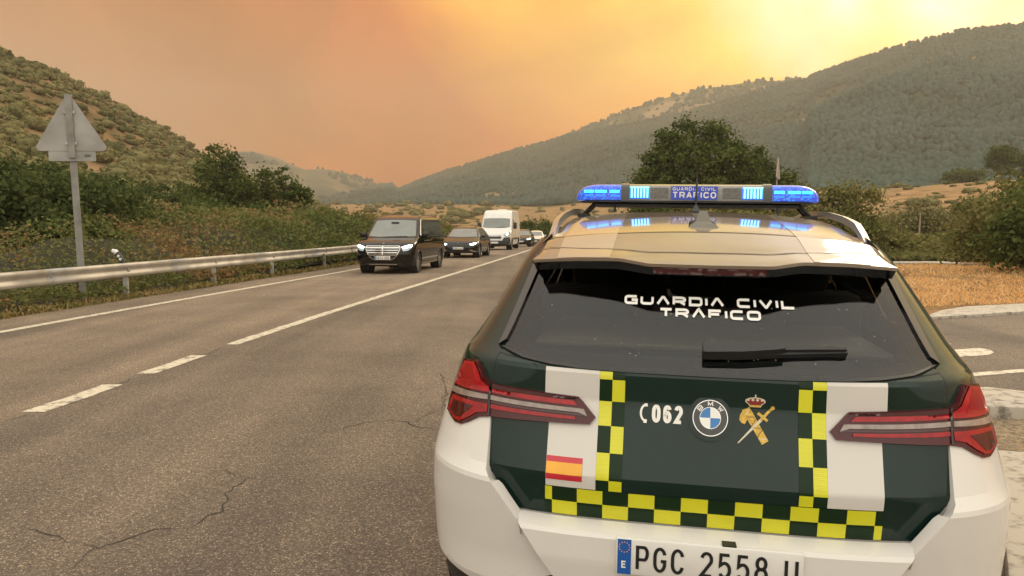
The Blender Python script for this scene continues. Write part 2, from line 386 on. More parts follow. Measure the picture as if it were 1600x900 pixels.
def ground_mat():
    m = bpy.data.materials.new('dry_ground'); m.use_nodes = True; nt = m.node_tree; N = nt.nodes.new; Lk = nt.links.new
    b = nt.nodes['Principled BSDF']; b.inputs['Roughness'].default_value = .95; b.inputs['Specular IOR Level'].default_value = .1
    ge = N('ShaderNodeNewGeometry')
    def nz(s, d=5, r=.55):
        n = N('ShaderNodeTexNoise'); n.inputs['Scale'].default_value = s; n.inputs['Detail'].default_value = d; n.inputs['Roughness'].default_value = r; Lk(ge.outputs['Position'], n.inputs['Vector']); return n
    a = nz(.35, 7, .65); c = nz(9, 6, .7); f = nz(.03, 4)
    r1 = N('ShaderNodeValToRGB'); e = r1.color_ramp.elements; e[0].position = .35; e[0].color = (.20, .115, .052, 1); e[1].position = .62; e[1].color = (.42, .265, .125, 1)
    Lk(a.outputs[0], r1.inputs[0])
    r2 = N('ShaderNodeValToRGB'); e = r2.color_ramp.elements; e[0].position = .3; e[0].color = (.35, .35, .35, 1); e[1].position = .7; e[1].color = (1.25, 1.2, 1.1, 1)
    Lk(c.outputs[0], r2.inputs[0])
    mx = N('ShaderNodeMix'); mx.data_type = 'RGBA'; mx.blend_type = 'MULTIPLY'; mx.inputs['Factor'].default_value = .8; Lk(r1.outputs[0], mx.inputs['A']); Lk(r2.outputs[0], mx.inputs['B'])
    r3 = N('ShaderNodeValToRGB'); e = r3.color_ramp.elements; e[0].position = .5; e[0].color = (0, 0, 0, 1); e[1].position = .66; e[1].color = (.7, .7, .7, 1); Lk(f.outputs[0], r3.inputs[0])
    mx2 = N('ShaderNodeMix'); mx2.data_type = 'RGBA'; Lk(r3.outputs[0], mx2.inputs['Factor']); Lk(mx.outputs['Result'], mx2.inputs['A']); mx2.inputs['B'].default_value = (.13, .11, .055, 1)
    Lk(mx2.outputs['Result'], b.inputs['Base Color'])
    bp = N('ShaderNodeBump'); bp.inputs['Strength'].default_value = .8; bp.inputs['Distance'].default_value = .06; Lk(c.outputs[0], bp.inputs['Height']); Lk(bp.outputs[0], b.inputs['Normal'])
    return m
def asphalt_mat():
    m = bpy.data.materials.new('asphalt'); m.use_nodes = True; nt = m.node_tree; N = nt.nodes.new; Lk = nt.links.new
    b = nt.nodes['Principled BSDF']; b.inputs['Roughness'].default_value = .8; b.inputs['Specular IOR Level'].default_value = .35
    ge = N('ShaderNodeNewGeometry')
    def ramp(src, stops):
        r = N('ShaderNodeValToRGB'); e = r.color_ramp.elements
        while len(e) < len(stops): e.new(.5)
        for i, (p, c) in enumerate(stops): e[i].position = p; e[i].color = (*c, 1)
        Lk(src, r.inputs[0]); return r
    vo = N('ShaderNodeTexVoronoi'); vo.inputs['Scale'].default_value = 150; Lk(ge.outputs['Position'], vo.inputs['Vector'])
    vr = N('ShaderNodeSeparateColor'); Lk(vo.outputs['Color'], vr.inputs[0])
    stone = ramp(vr.outputs[0], [(0, (.072, .057, .046)), (.5, (.128, .101, .080)), (.85, (.175, .138, .108)), (.94, (.28, .22, .165)), (1, (.48, .39, .29))])
    n1 = N('ShaderNodeTexNoise'); n1.inputs['Scale'].default_value = .5; n1.inputs['Detail'].default_value = 6; n1.inputs['Roughness'].default_value = .6; Lk(ge.outputs['Position'], n1.inputs['Vector'])
    n2 = N('ShaderNodeTexNoise'); n2.inputs['Scale'].default_value = 40; n2.inputs['Detail'].default_value = 5; Lk(ge.outputs['Position'], n2.inputs['Vector'])
    patch = ramp(n1.outputs[0], [(.3, (.75, .74, .73)), (.7, (1.22, 1.2, 1.16))]); fine = ramp(n2.outputs[0], [(.3, (.6, .6, .6)), (.68, (1.3, 1.3, 1.3))])
    m1 = N('ShaderNodeMix'); m1.data_type = 'RGBA'; m1.blend_type = 'MULTIPLY'; m1.inputs['Factor'].default_value = 1; Lk(stone.outputs[0], m1.inputs['A']); Lk(patch.outputs[0], m1.inputs['B'])
    m2 = N('ShaderNodeMix'); m2.data_type = 'RGBA'; m2.blend_type = 'MULTIPLY'; m2.inputs['Factor'].default_value = .6; Lk(m1.outputs['Result'], m2.inputs['A']); Lk(fine.outputs[0], m2.inputs['B'])
    mpt = N('ShaderNodeMapping'); mpt.inputs['Scale'].default_value = (1.1, .05, 1); mpt.inputs['Rotation'].default_value = (0, 0, .11); Lk(ge.outputs['Position'], mpt.inputs['Vector'])
    n3 = N('ShaderNodeTexNoise'); n3.inputs['Scale'].default_value = 1.0; n3.inputs['Detail'].default_value = 5; Lk(mpt.outputs[0], n3.inputs['Vector'])
    trk = ramp(n3.outputs[0], [(.34, (.72, .72, .73)), (.62, (1.16, 1.14, 1.1))])
    m2b = N('ShaderNodeMix'); m2b.data_type = 'RGBA'; m2b.blend_type = 'MULTIPLY'; m2b.inputs['Factor'].default_value = .9; Lk(m2.outputs['Result'], m2b.inputs['A']); Lk(trk.outputs[0], m2b.inputs['B']); m2 = m2b
    # the far lane was laid at another time and has worn paler
    sx = N('ShaderNodeAttribute'); sx.attribute_name = 'lane'
    m3 = N('ShaderNodeMix'); m3.data_type = 'RGBA'; m3.blend_type = 'MULTIPLY'; Lk(sx.outputs['Fac'], m3.inputs['Factor']); Lk(m2.outputs['Result'], m3.inputs['A']); m3.inputs['B'].default_value = (1.3, 1.28, 1.22, 1)
    Lk(m3.outputs['Result'], b.inputs['Base Color'])
    bp = N('ShaderNodeBump'); bp.inputs['Strength'].default_value = .55; bp.inputs['Distance'].default_value = .006; Lk(vo.outputs['Distance'], bp.inputs['Height'])
    bp2 = N('ShaderNodeBump'); bp2.inputs['Strength'].default_value = .5; bp2.inputs['Distance'].default_value = .008; Lk(n2.outputs[0], bp2.inputs['Height']); Lk(bp.outputs[0], bp2.inputs['Normal'])
    Lk(bp2.outputs[0], b.inputs['Normal'])
    return m
M_GROUND = ground_mat(); M_ASPH = asphalt_mat()

def axis(lim, near, n):
    k = np.linspace(-1, 1, n); return np.sign(k) * (near * abs(k) + (lim - near) * abs(k) ** 5)
gx_ = axis(1450, 110, 221); gy_ = np.concatenate([np.linspace(-300, -10, 14)[:-1], np.linspace(-10, 90, 130)[:-1], 90 + (np.linspace(0, 1, 64) ** 2.4) * 1600])
GV = np.array([(x, y, gz(x, y)) for y in gy_ for x in gx_]); nx_ = len(gx_)
ii = np.arange(len(gy_) - 1)[:, None] * nx_ + np.arange(nx_ - 1)[None, :]
GF = np.stack([ii, ii + 1, ii + nx_ + 1, ii + nx_], -1).reshape(-1, 4)
tag(link('ground', np_mesh('ground', GV, GF, M_GROUND, True)), 'dry straw coloured ground stretching to the hills', None, None, 'structure')

def strip(name, d0, d1, y0, y1, z, m, step=1.0, parent=None, lane=None, wob=0):
    ys = np.linspace(y0, y1, max(2, int((y1 - y0) / step) + 1)); V = []; nd = 2 if lane is None else 7
    ds = np.linspace(d0, d1, nd) if lane is None else np.array([d0, d0 + 2.5, -.05, .05, 2.5, 4, d1])
    for y in ys:
        for i, d in enumerate(ds):
            w = wob * mnoise.noise((y * 3.1, d * 2, 0)) if wob else 0
            V.append((cx(y) + d + w, y, rz(y) + z))
    F = [(j * nd + i, j * nd + i + 1, (j + 1) * nd + i + 1, (j + 1) * nd + i) for j in range(len(ys) - 1) for i in range(nd - 1)]
    o = mesh(name, V, F, m, parent, False)
    if lane is not None:
        at = o.data.attributes.new('lane', 'FLOAT', 'POINT')
        at.data.foreach_set('value', [1.0 if ds[k % nd] < 0 else 0.0 for k in range(len(V))])
    return o
road = strip('road', -5.15, 6.2, -40, 200, 0, M_ASPH, 1.0, lane=True); tag(road, 'two lane asphalt road with cracked worn surface', None, None, 'structure')
side = mesh('side_road', [(1.5, -6, -.008), (60, -6, -.008), (60, 30.3, -.008), (7.1, 12.95, -.008), (1.5, 12.6, -.008)], [(0, 1, 2, 3, 4)], M_ASPH, None, False)
tag(side, 'asphalt side road joining from the right of the police car', None, None, 'structure')

def paint_mat(name, col):
    if name in MATS: return MATS[name]
    m = bpy.data.materials.new(name); m.use_nodes = True; MATS[name] = m; nt = m.node_tree; N = nt.nodes.new; Lk = nt.links.new; b = nt.nodes['Principled BSDF']; b.inputs['Roughness'].default_value = .7
    ge = N('ShaderNodeNewGeometry'); n = N('ShaderNodeTexNoise'); n.inputs['Scale'].default_value = 9; n.inputs['Detail'].default_value = 8; n.inputs['Roughness'].default_value = .72; Lk(ge.outputs['Position'], n.inputs['Vector'])
    r = N('ShaderNodeValToRGB'); e = r.color_ramp.elements; e[0].position = .38; e[0].color = (.15, .125, .10, 1); e[1].position = .50; e[1].color = (*col, 1); Lk(n.outputs[0], r.inputs[0]); Lk(r.outputs[0], b.inputs['Base Color'])
    return m
M_PAINT = paint_mat('worn_road_paint', (.56, .50, .39))
strip('edge_line', -4.05, -3.87, -10, 130, .004, M_PAINT, .5, road, wob=.02)
strip('centre_line', -.08, .10, 10.05, 130, .004, M_PAINT, .25, road, wob=.03)
for (a, b) in ((6.38, 7.5), (8.05, 9.2), (4.6, 5.7), (2.9, 3.9)): strip('lane_dash', -.09, .11, a, b, .004, M_PAINT, .12, road, wob=.03)
# cracks, as narrow dark seams lying in the surface
M_CRACK = mat('crack_filler', (.028, .024, .02), .9)
def crack(pix, w0=.012):
    P = []
    for (x, y) in pix: P.append(ground_pt(x, y))
    Q = []
    for a, b in zip(P[:-1], P[1:]):
        n = max(2, int((b - a).length / .035))
        for i in range(n):
            p = a.lerp(b, i / n); k = math.sin(math.pi * i / n) if False else 1
            Q.append(p + Vector((mnoise.noise((p.x * 9, p.y * 9, 0)), mnoise.noise((p.x * 9, p.y * 9, 7)), 0)) * .05 + Vector((mnoise.noise((p.x * 40, p.y * 40, 0)), mnoise.noise((p.x * 40, p.y * 40, 7)), 0)) * .014)
    V = []
    for i, p in enumerate(Q):
        t = (Q[min(i + 1, len(Q) - 1)] - Q[max(i - 1, 0)]).normalized(); nn = Vector((-t.y, t.x, 0))
        w = w0 * (.25 + 1.1 * max(0, .5 + mnoise.noise((p.x * 3, p.y * 3, 3)) * 1.1)) * min(1, i / 6 + .2, (len(Q) - 1 - i) / 6 + .2)
        V += [p + nn * w / 2 + Vector((0, 0, .003)), p - nn * w / 2 + Vector((0, 0, .003))]
    mesh('crack', V, [(2 * i, 2 * i + 1, 2 * i + 3, 2 * i + 2) for i in range(len(Q) - 1)], M_CRACK, road, False)
for pix in ([(0, 659), (25, 653), (50, 645)], [(182, 603), (205, 592), (226, 586)], [(316, 558), (335, 549), (352, 541)],
            [(30, 828), (75, 835), (118, 846), (150, 857), (200, 842), (245, 830), (300, 822), (340, 800), (357, 775), (362, 762), (385, 748), (430, 742), (490, 715)],
            [(118, 846), (140, 856), (120, 880), (112, 898)], [(352, 899), (372, 880), (390, 868)], [(440, 744), (460, 737), (492, 718)],
            [(490, 688), (505, 677), (530, 671), (570, 662), (615, 656), (660, 668), (700, 672)], [(650, 660), (668, 646), (690, 640)],
            [(375, 842), (400, 830), (420, 818)], [(690, 580), (696, 610), (690, 640)], [(330, 738), (350, 735), (380, 748)], [(60, 760), (100, 742), (130, 738)]):
    crack(pix, .008)

# painted and kerbed islands of the junction on the right
M_KERB = paint_mat('painted_concrete', (.40, .355, .29))
def slab(name, P, z0, h, m, parent=None, bev=.02):
    bm = bmesh.new(); f = bm.faces.new([bm.verts.new((p[0], p[1], z0)) for p in P])
    if f.normal.z < 0 or True: bm.normal_update()
    if f.normal.z < 0: f.normal_flip()
    r = bmesh.ops.extrude_face_region(bm, geom=[f]); top = [v for v in r['geom'] if isinstance(v, bmesh.types.BMVert)]
    for v in top: v.co.z += h
    bmesh.ops.recalc_face_normals(bm, faces=bm.faces)
    if bev: bmesh.ops.bevel(bm, geom=[e for e in bm.edges if all(v in top for v in e.verts)], offset=bev, segments=2, affect='EDGES', profile=.5)
    me = bpy.data.meshes.new(name); bm.to_mesh(me); bm.free(); finish(me, m)
    return link(name, me, parent)
def gp(*pix): return [ground_pt(*p)[:2] for p in pix]
isl = slab('traffic_island_edging', gp((1438, 500), (1470, 488), (1508, 482)) + [(11.8, 15.6), (30, 21.6), (30, 20.3), (12, 14.35)] + gp((1600, 490)), -.01, .055, M_KERB)
tag(isl, 'long pale concrete island edging beside the dry grass', None, None, 'structure')
for P in ([(1472, 547), (1530, 543), (1547, 546), (1553, 550), (1545, 554), (1480, 558)], [(1462, 535), (1480, 535), (1487, 537), (1478, 540), (1464, 540)]):
    G = gp(*P); mesh('painted_bar', [(x, y, -.004) for x, y in G], [tuple(range(len(G)))[::-1]], M_PAINT, side, False)
mesh('give_way_line', [(4.5, 8.0, -.004), (4.55, 7.86, -.004), (12, 10.28, -.004), (12, 10.42, -.004)], [(0, 1, 2, 3)], M_PAINT, side, False)
nose = slab('traffic_island', [(3.86, 6.1), (3.82, 6.5), (4.02, 6.8), (4.3, 6.86), (4.75, 6.5), (7.5, 5.3), (14, 3.6), (14, 3.3), (7.3, 4.95), (4.6, 6.0)], -.01, .13, M_KERB)
tag(nose, 'white kerbed nose of the traffic island beside the police car', None, None, 'structure')
M_GRAVEL = mat('gravel_bed', (.21, .16, .10), .95, var=.55, scale=25, bump=1.0, bscale=40)
gr = mesh('gravel_bed', [(3.2, 4.9, .012), (3.86, 6.15, .02), (4.6, 6.05, .02), (7.3, 5.0, .02), (9, 3.4, .012), (4.5, 4.3, .012)], [(0, 5, 4, 3, 2, 1)], M_GRAVEL, None, False); tag(gr, 'gravelly dry strip inside the traffic island', None, None, 'structure')
pv = slab('island_pavement', [(2.2, 3.3), (3.25, 5.08), (4.5, 4.7), (9, 3.6), (9, -3), (1.9, -3), (1.95, 2.9)], -.01, .08, M_KERB)
tag(pv, 'pale concrete apron of the island next to the police car', None, None, 'structure')
fs = slab('concrete_edging', [ground_pt(1395, 412)[:2], ground_pt(1455, 412)[:2], ground_pt(1540, 417)[:2], ground_pt(1540, 419.5)[:2], ground_pt(1450, 415)[:2], ground_pt(1395, 415)[:2]], -.02, .14, M_KERB)
tag(fs, 'thin pale concrete edging between straw and bramble hedge', None, None, 'structure')

# hills ---------------------------------------------------------------
def hill_mat(name, c1, c2, c3, s1=.02, s2=.15, lo=.45, hi=.6):
    m = bpy.data.materials.new(name); m.use_nodes = True; nt = m.node_tree; N = nt.nodes.new; Lk = nt.links.new
    b = nt.nodes['Principled BSDF']; b.inputs['Roughness'].default_value = 1; b.inputs['Specular IOR Level'].default_value = 0
    ge = N('ShaderNodeNewGeometry'); n1 = N('ShaderNodeTexNoise'); n1.inputs['Scale'].default_value = s1; n1.inputs['Detail'].default_value = 6; n1.inputs['Roughness'].default_value = .6; Lk(ge.outputs['Position'], n1.inputs['Vector'])
    n2 = N('ShaderNodeTexNoise'); n2.inputs['Scale'].default_value = s2; n2.inputs['Detail'].default_value = 6; n2.inputs['Roughness'].default_value = .7; Lk(ge.outputs['Position'], n2.inputs['Vector'])
    r1 = N('ShaderNodeValToRGB'); e = r1.color_ramp.elements; e[0].position = .35; e[0].color = (*c1, 1); e[1].position = .65; e[1].color = (*c2, 1); Lk(n2.outputs[0], r1.inputs[0])
    r2 = N('ShaderNodeValToRGB'); e = r2.color_ramp.elements; e[0].position = lo; e[0].color = (0, 0, 0, 1); e[1].position = hi; e[1].color = (1, 1, 1, 1); Lk(n1.outputs[0], r2.inputs[0])
    mx = N('ShaderNodeMix'); mx.data_type = 'RGBA'; Lk(r2.outputs[0], mx.inputs['Factor']); Lk(r1.outputs[0], mx.inputs['A']); mx.inputs['B'].default_value = (*c3, 1)
    Lk(mx.outputs['Result'], b.inputs['Base Color'])
    return m
class Hill:
    """ground between a foot line and a crest line, both given in the world; crest (x,y,z) points, foot (x,y,z) points"""
    def __init__(s, crest, foot, nu, nt, amp, nscale, shape=1.15, back=.25, crest_amp=.12):
        s.C, s.Ft = crest, foot; s.amp, s.ns, s.shape, s.ca = amp, nscale, shape, crest_amp
        s.nu, s.ntt, s.back = nu, nt, back
    def lp(s, L, u):
        k = u * (len(L) - 1); i = min(int(k), len(L) - 2); f = k - i
        return L[i].lerp(L[i + 1], f)
    def pt(s, u, t):
        a, b = s.lp(s.Ft, u), s.lp(s.C, u)
        if t <= 1:
            p = a.lerp(b, t); p.z = a.z + (b.z - a.z) * (t ** s.shape)
        else:
            d = (b - a); d.z = 0; p = b + d * (t - 1); p.z = b.z - (b.z - a.z) * (t - 1) * .9
        w = s.amp * (math.sin(math.pi * min(t, 1)) * .9 + s.ca)
        q = p * s.ns
        p.z += w * (mnoise.noise((q.x, q.y, 3)) + .5 * mnoise.noise((q.x * 2.3, q.y * 2.3, 5)) + .25 * mnoise.noise((q.x * 5, q.y * 5, 8)))
        return p
    def build(s, name, m, label):
        ts = list(np.linspace(-.06, 1, s.ntt)) + list(1 + np.linspace(0, s.back, 7)[1:])
        V = np.array([s.pt(u, max(t, 0)) - Vector((0, 0, 8 if t < 0 else 0)) for t in ts for u in np.linspace(0, 1, s.nu)])
        n = s.nu; k = np.arange(len(ts) - 1)[:, None] * n + np.arange(n - 1)[None, :]
        F = np.stack([k, k + 1, k + n + 1, k + n], -1).reshape(-1, 4)
        o = link(name, np_mesh(name, V, F, m, True)); tag(o, label, None, None, 'structure'); return o

left_crest = [at_dist(*p) for p in ((-700, -200, 150), (-400, -110, 165), (-200, 0, 180), (0, 84, 200), (75, 112, 208), (150, 146, 216), (250, 197, 230), (320, 242, 245), (380, 274, 260), (440, 303, 275), (490, 325, 290), (530, 349, 305))]
left_foot = [Vector((-60, -10, 1)), Vector((-50, 8, 1)), Vector((-42, 20, 1)), Vector((-36, 32, .5)), Vector((-34, 42, .3)), Vector((-33, 52, 0)), Vector((-32, 66, 0)), Vector((-32, 82, 0)), Vector((-32, 105, 0)), Vector((-33, 135, 0)), Vector((-36, 170, 0)), Vector((-42, 215, 0))]
LEFT = Hill(left_crest, left_foot, 110, 46, 5.0, .022, 1.1)
M_LHILL = hill_mat('scrub_hill_soil', (.11, .08, .042), (.22, .145, .075), (.29, .185, .095), .03, .25, .48, .62)
LEFT.build('scrub_hill', M_LHILL, 'scrub covered hill rising behind the guardrail')

far_crest = [at_dist(*p) for p in ((180, 330, 1500), (250, 300, 1500), (310, 275, 1500), (345, 248, 1500), (372, 237, 1500), (395, 237, 1500), (430, 246, 1500), (475, 265, 1500), (515, 265, 1500), (545, 272, 1500), (600, 290, 1500), (650, 316, 1500), (720, 338, 1500))]
far_foot = [Vector((p.x * .62, p.y * .62, 4)) for p in far_crest]
FAR = Hill(far_crest, far_foot, 90, 30, 26, .006, .9, crest_amp=.06)
FAR.build('far_mountain', hill_mat('far_mountain_soil', (.10, .095, .065), (.20, .15, .095), (.075, .08, .055), .006, .03, .45, .6), 'pale hazy mountain in the far distance beyond the valley')

back_crest = [at_dist(*p) for p in ((780, 262, 1420), (860, 222, 1420), (905, 204, 1420), (940, 189, 1400), (1000, 165, 1380), (1050, 150, 1360), (1100, 139, 1340), (1180, 127, 1320), (1240, 124, 1300), (1275, 129, 1280), (1340, 140, 1270), (1420, 160, 1260))]
back_foot = [Vector((p.x * .72, p.y * .72, 60)) for p in back_crest]
BACK = Hill(back_crest, back_foot, 80, 24, 18, .006, 1.0, crest_amp=.08)
BACK.build('rear_ridge', hill_mat('rear_ridge_soil', (.26, .18, .10), (.36, .25, .14), (.09, .09, .05), .008, .04, .5, .56), 'bare ochre ridge behind the forested mountain')

main_crest = [at_dist(*p) for p in ((470, 332, 1400), (540, 312, 1390), (600, 290, 1370), (612, 288, 1360), (622, 297, 1350), (650, 285, 1330), (700, 266, 1300), (800, 236, 1250), (905, 209, 1200), (1000, 191, 1140), (1100, 168, 1090), (1200, 137, 1050), (1262, 124, 1010), (1275, 116, 1000), (1330, 98, 960), (1400, 76, 920), (1500, 51, 870), (1600, 40, 830), (1750, 20, 780), (1950, 10, 740), (2300, 30, 700))]
main_foot = []
for i, p in enumerate(main_crest):
    f = i / (len(main_crest) - 1); a = math.atan2(p.x, p.y); d = 700 - 410 * min(1, f * 1.5)
    main_foot.append(Vector((math.sin(a) * d, math.cos(a) * d, gz(math.sin(a) * d, math.cos(a) * d) - .5)))
MAIN = Hill(main_crest, main_foot, 150, 60, 22, .0055, 1.25, crest_amp=.05)
MAIN.build('forested_mountain', hill_mat('forest_floor', (.045, .055, .036), (.075, .08, .05), (.30, .20, .11), .009, .06, .585, .63), 'dark forested mountain filling the right side of the valley')

# ------------------------------------------------------------------ vehicles: shell lofted in level rings
class Shell:
    """y = 0 is the end turned to the camera, y = L the other end"""
    def __init__(s, C0, W, D0, L, D1):
        s.t = [tuple(zip(*q)) for q in (C0, W, D0, L, D1)]
    def g(s, k, z): return float(np.interp(z, *s.t[k]))
    corner = None
    def near(s, x, z):
        W = s.g(1, z); r = min(abs(x) / W, .9995); c = s.g(0, z)
        if s.corner is not None:
            k = min(1, max(0, (abs(x) - .57) / .12)); k = k * k * (3 - 2 * k)
            if k > 0: c += (float(np.interp(z, *s.corner)) - c) * k
        return Vector((x, c + s.g(2, z) * (1 - math.sqrt(1 - r ** 4)), z))
    def farp(s, x, z):
        W = s.g(1, z); r = min(abs(x) / W, .9995); return Vector((x, s.g(3, z) - s.g(4, z) * (1 - math.sqrt(1 - r ** 4)), z))
    def sidep(s, sg): return lambda y, z: Vector((sg * s.g(1, z), y, z))
    def grid(s, zs, rs, ns=26):
        rs = [-r for r in rs[::-1] if r > 0] + list(rs); K = []; rows = []
        for z in zs:
            W = s.g(1, z); row = []; K = []
            ya, yb = s.near(W, z).y if s.corner is not None else s.g(0, z) + s.g(2, z), s.g(3, z) - s.g(4, z)
            for r in rs: p = s.near(r * W, z) if abs(r) < 1 else Vector((r * W, ya, z)); row.append(p); K.append(('n', r))
            for i in range(1, ns): row.append(Vector((W, ya + (yb - ya) * i / ns, z))); K.append(('r', i / ns))
            for r in rs[::-1]: p = s.farp(r * W, z) if abs(r) < 1 else Vector((r * W, yb, z)); row.append(p); K.append(('f', r))
            for i in range(ns - 1, 0, -1): row.append(Vector((-W, ya + (yb - ya) * i / ns, z))); K.append(('l', i / ns))
            rows.append(row)
        return rows, K
    def build(s, name, zs, m, parent, rs=(0, .15, .3, .45, .6, .7, .78, .85, .9, .94, .97, .99, 1), skip=None, cap=False, ns=26, sharp=.5):
        rows, K = s.grid(zs, list(rs), ns); n = len(K); V = [p for r in rows for p in r]; F = []
        for j in range(len(rows) - 1):
            for i in range(n):
                q = (j * n + i, j * n + (i + 1) % n, (j + 1) * n + (i + 1) % n, (j + 1) * n + i)
                c = (V[q[0]] + V[q[1]] + V[q[2]] + V[q[3]]) / 4
                if skip and skip(K[i][0], c): continue
                F.append(q)
        if cap: F.append(tuple((len(rows) - 1) * n + i for i in range(n)))
        return mesh(name, V, F, m, parent, True, sharp)

M_TYRE = mat('tyre_rubber', (.022, .022, .022), .85, var=.2, scale=30, bump=.3)
M_RIM = mat('alloy_rim', (.42, .40, .37), .3, .9)
M_BLACK = mat('black_plastic', (.018, .018, .018), .45, var=.15, scale=40, bump=.15, bscale=200)
M_GLOSSBLK = mat('gloss_black', (.008, .008, .009), .06, coat=.6)
M_CHROME = mat('chrome_trim', (.65, .63, .6), .15, 1.0)
M_PLATE = mat('plate_white', (.70, .68, .64), .35, var=.04)
M_INK = mat('plate_ink', (.012, .012, .012), .4)
M_EUBLUE = mat('plate_blue', (.01, .09, .36), .35)
M_DARK = mat('dark_interior', (.012, .012, .013), .8)
def wheel(parent, x, y, r=.34, w=.235, rim=None, spokes=5):
    sg = 1 if x > 0 else -1
    e = empty('wheel', (x, y, r)); e.parent = parent
    h = w / 2; ri = r * .66
    MB().lathe([(ri, -h * .8), (r * .9, -h), (r * .975, -h * .8), (r, -h * .5), (r, h * .5), (r * .975, h * .8), (r * .9, h), (ri, h * .8)], (0, 0, 0), 'x', 36).build('tyre', M_TYRE, e)
    mb = MB(); o = sg * h
    mb.lathe([(ri, -h * .8 * sg), (ri * .96, o * .7), (ri * .9, o * .72), (ri * .87, o * .35), (.02, o * .25)], (0, 0, 0), 'x', 36)
    mb.lathe([(.001, o * .75), (.055, o * .75), (.065, o * .6), (.07, o * .2)], (0, 0, 0), 'x', 16)
    for k in range(spokes):
        for dd in (-.11, .11):
            a = 2 * math.pi * k / spokes + dd; d = Vector((0, math.cos(a), math.sin(a))); n = Vector((0, -math.sin(a), math.cos(a)))
            q = []
            for rr, ww in ((.04, .018), (ri * .93, .026)):
                for xx in (o * .3, o * .72):
                    q += [d * rr + n * ww + Vector((xx, 0, 0)), d * rr - n * ww + Vector((xx, 0, 0))]
            mb.add(q, [(0, 1, 5, 4), (2, 6, 7, 3), (0, 4, 6, 2), (1, 3, 7, 5)])
    mb.build('rim', rim or M_RIM, e)
    return e
def arches(sh, parent, ys, r=.34, ro=.40, m=None):
    for sg in (-1, 1):
        for y0 in ys:
            S = sh.sidep(sg); V = []; n = 30
            for k in range(n + 1):
                a = -.35 + (math.pi + .7) * k / n
                for rr, o in ((r + .025, -.10), (r + .03, .012), (ro, .014), (ro + .004, -.01)):
                    p = S(y0 + rr * math.cos(a), max(.2, r + rr * math.sin(a))); p.x += sg * o; V.append(p)
            F = [(4 * k + j, 4 * k + j + 1, 4 * k + j + 5, 4 * k + j + 4) for k in range(n) for j in range(3)]
            mesh('wheel_arch', V, F if sg > 0 else [f[::-1] for f in F], m or M_BLACK, parent)
            mb = MB(); mb.lathe([(r + .03, sg * .02), (r + .03, -sg * .28), (.01, -sg * .28)], (sg * (sh.g(1, r) - .02), y0, r), 'x', 28)
            mb.build('arch_liner', M_DARK, parent)
def arch_skip(ys, r): return lambda k, c: k in 'rl' and any((c.y - y) ** 2 + (c.z - r) ** 2 < (r + .035) ** 2 for y in ys)
def mirror_pt(poly): return [(-a, b) for a, b in poly][::-1]

# ---------------------------------------------------------------- police car
pol = empty('police_car', (.5658, 2.1837, -.002), (-.0019, .0147, -.1906))
tag(pol, 'white and green police car seen from behind with blue roof light bar', 'car')
M_WHITE = mat('white_car_paint', (.66, .63, .59), .28, coat=1.0, spec=0., var=.02, scale=2)
M_GREEN = mat('dark_green_car_paint', (.0075, .022, .0175), .3, coat=1.0, var=.06, scale=2, spec=0.)
M_STRIPE = mat('white_vinyl_stripe', (.62, .59, .55), .3, coat=.7, spec=0., var=.02, scale=2)
M_GREEN2 = mat('green_vinyl_square', (.010, .026, .010), .35, coat=.35, spec=.0, var=.08, scale=20)
M_GREEN.node_tree.nodes['Principled BSDF'].inputs['Coat IOR'].default_value = 1.4
def yellow_mat():
    m = mat('yellow_reflective_vinyl', (.62, .60, .012), .35, coat=.3, var=.05, scale=8)
    nt = m.node_tree; N = nt.nodes.new; b = nt.nodes['Principled BSDF']; tc = N('ShaderNodeTexCoord')
    vo = N('ShaderNodeTexVoronoi'); vo.inputs['Scale'].default_value = 190; vo.inputs['Randomness'].default_value = .12; nt.links.new(tc.outputs['Object'], vo.inputs['Vector'])
    bp = N('ShaderNodeBump'); bp.inputs['Strength'].default_value = .5; bp.inputs['Distance'].default_value = .002; nt.links.new(vo.outputs['Distance'], bp.inputs['Height']); nt.links.new(bp.outputs[0], b.inputs['Normal'])
    return m
M_YEL = yellow_mat()
PC = Shell(C0=[(.18, .24), (.28, .15), (.36, .11), (.45, .10), (.66, .092), (.79, .07), (.80, .07), (.97, .135), (1.02, .15), (1.105, .152), (1.118, .158), (1.135, .185), (1.15, .212), (1.46, .575), (1.52, .66)],
           W=[(.18, .90), (.32, .95), (.5, .968), (.65, .972), (.8, .96), (.95, .935), (1.05, .91), (1.12, .88), (1.2, .83), (1.46, .695), (1.52, .655)],
           D0=[(.2, .5), (1.12, .5), (1.2, .46), (1.5, .3)],
           L=[(.18, 4.55), (.4, 4.70), (.7, 4.75), (.9, 4.70), (1.0, 4.45), (1.08, 3.9), (1.12, 3.45), (1.46, 2.85), (1.52, 2.72)], D1=[(.2, .6), (1.0, .7), (1.12, .45), (1.52, .3)])
RS = (0, .12, .24, .36, .48, .6, .7, .76, .81, .86, .9, .93, .96, .98, .993, 1)
WY = (.97, 3.835)
sk = arch_skip(WY, .37)
PC.build('lower_body', [.26, .30, .36, .42, .48, .54, .60, .66, .72, .79, .80, .85, .90], M_WHITE, pol, RS, sk, ns=48)
PC.build('upper_body', [.90, .94, .97, 1.0, 1.02, 1.05, 1.08, 1.105, 1.118, 1.13], M_GREEN, pol, RS, sk, ns=48)
def gh_skip(k, c):
    if k in 'nf': return abs(c.x) < .81 * PC.g(1, c.z) and 1.155 < c.z < 1.43
    return 1.17 < c.z < 1.45 and any(a < c.y < b for a, b in ((1.0, 1.45), (1.5, 2.3), (2.4, 3.05)))
PC.build('pillars', [1.13, 1.15, 1.16, 1.17, 1.2, 1.24, 1.28, 1.32, 1.36, 1.40, 1.425, 1.435, 1.46, 1.49, 1.52], M_GREEN, pol, RS, gh_skip, ns=48)
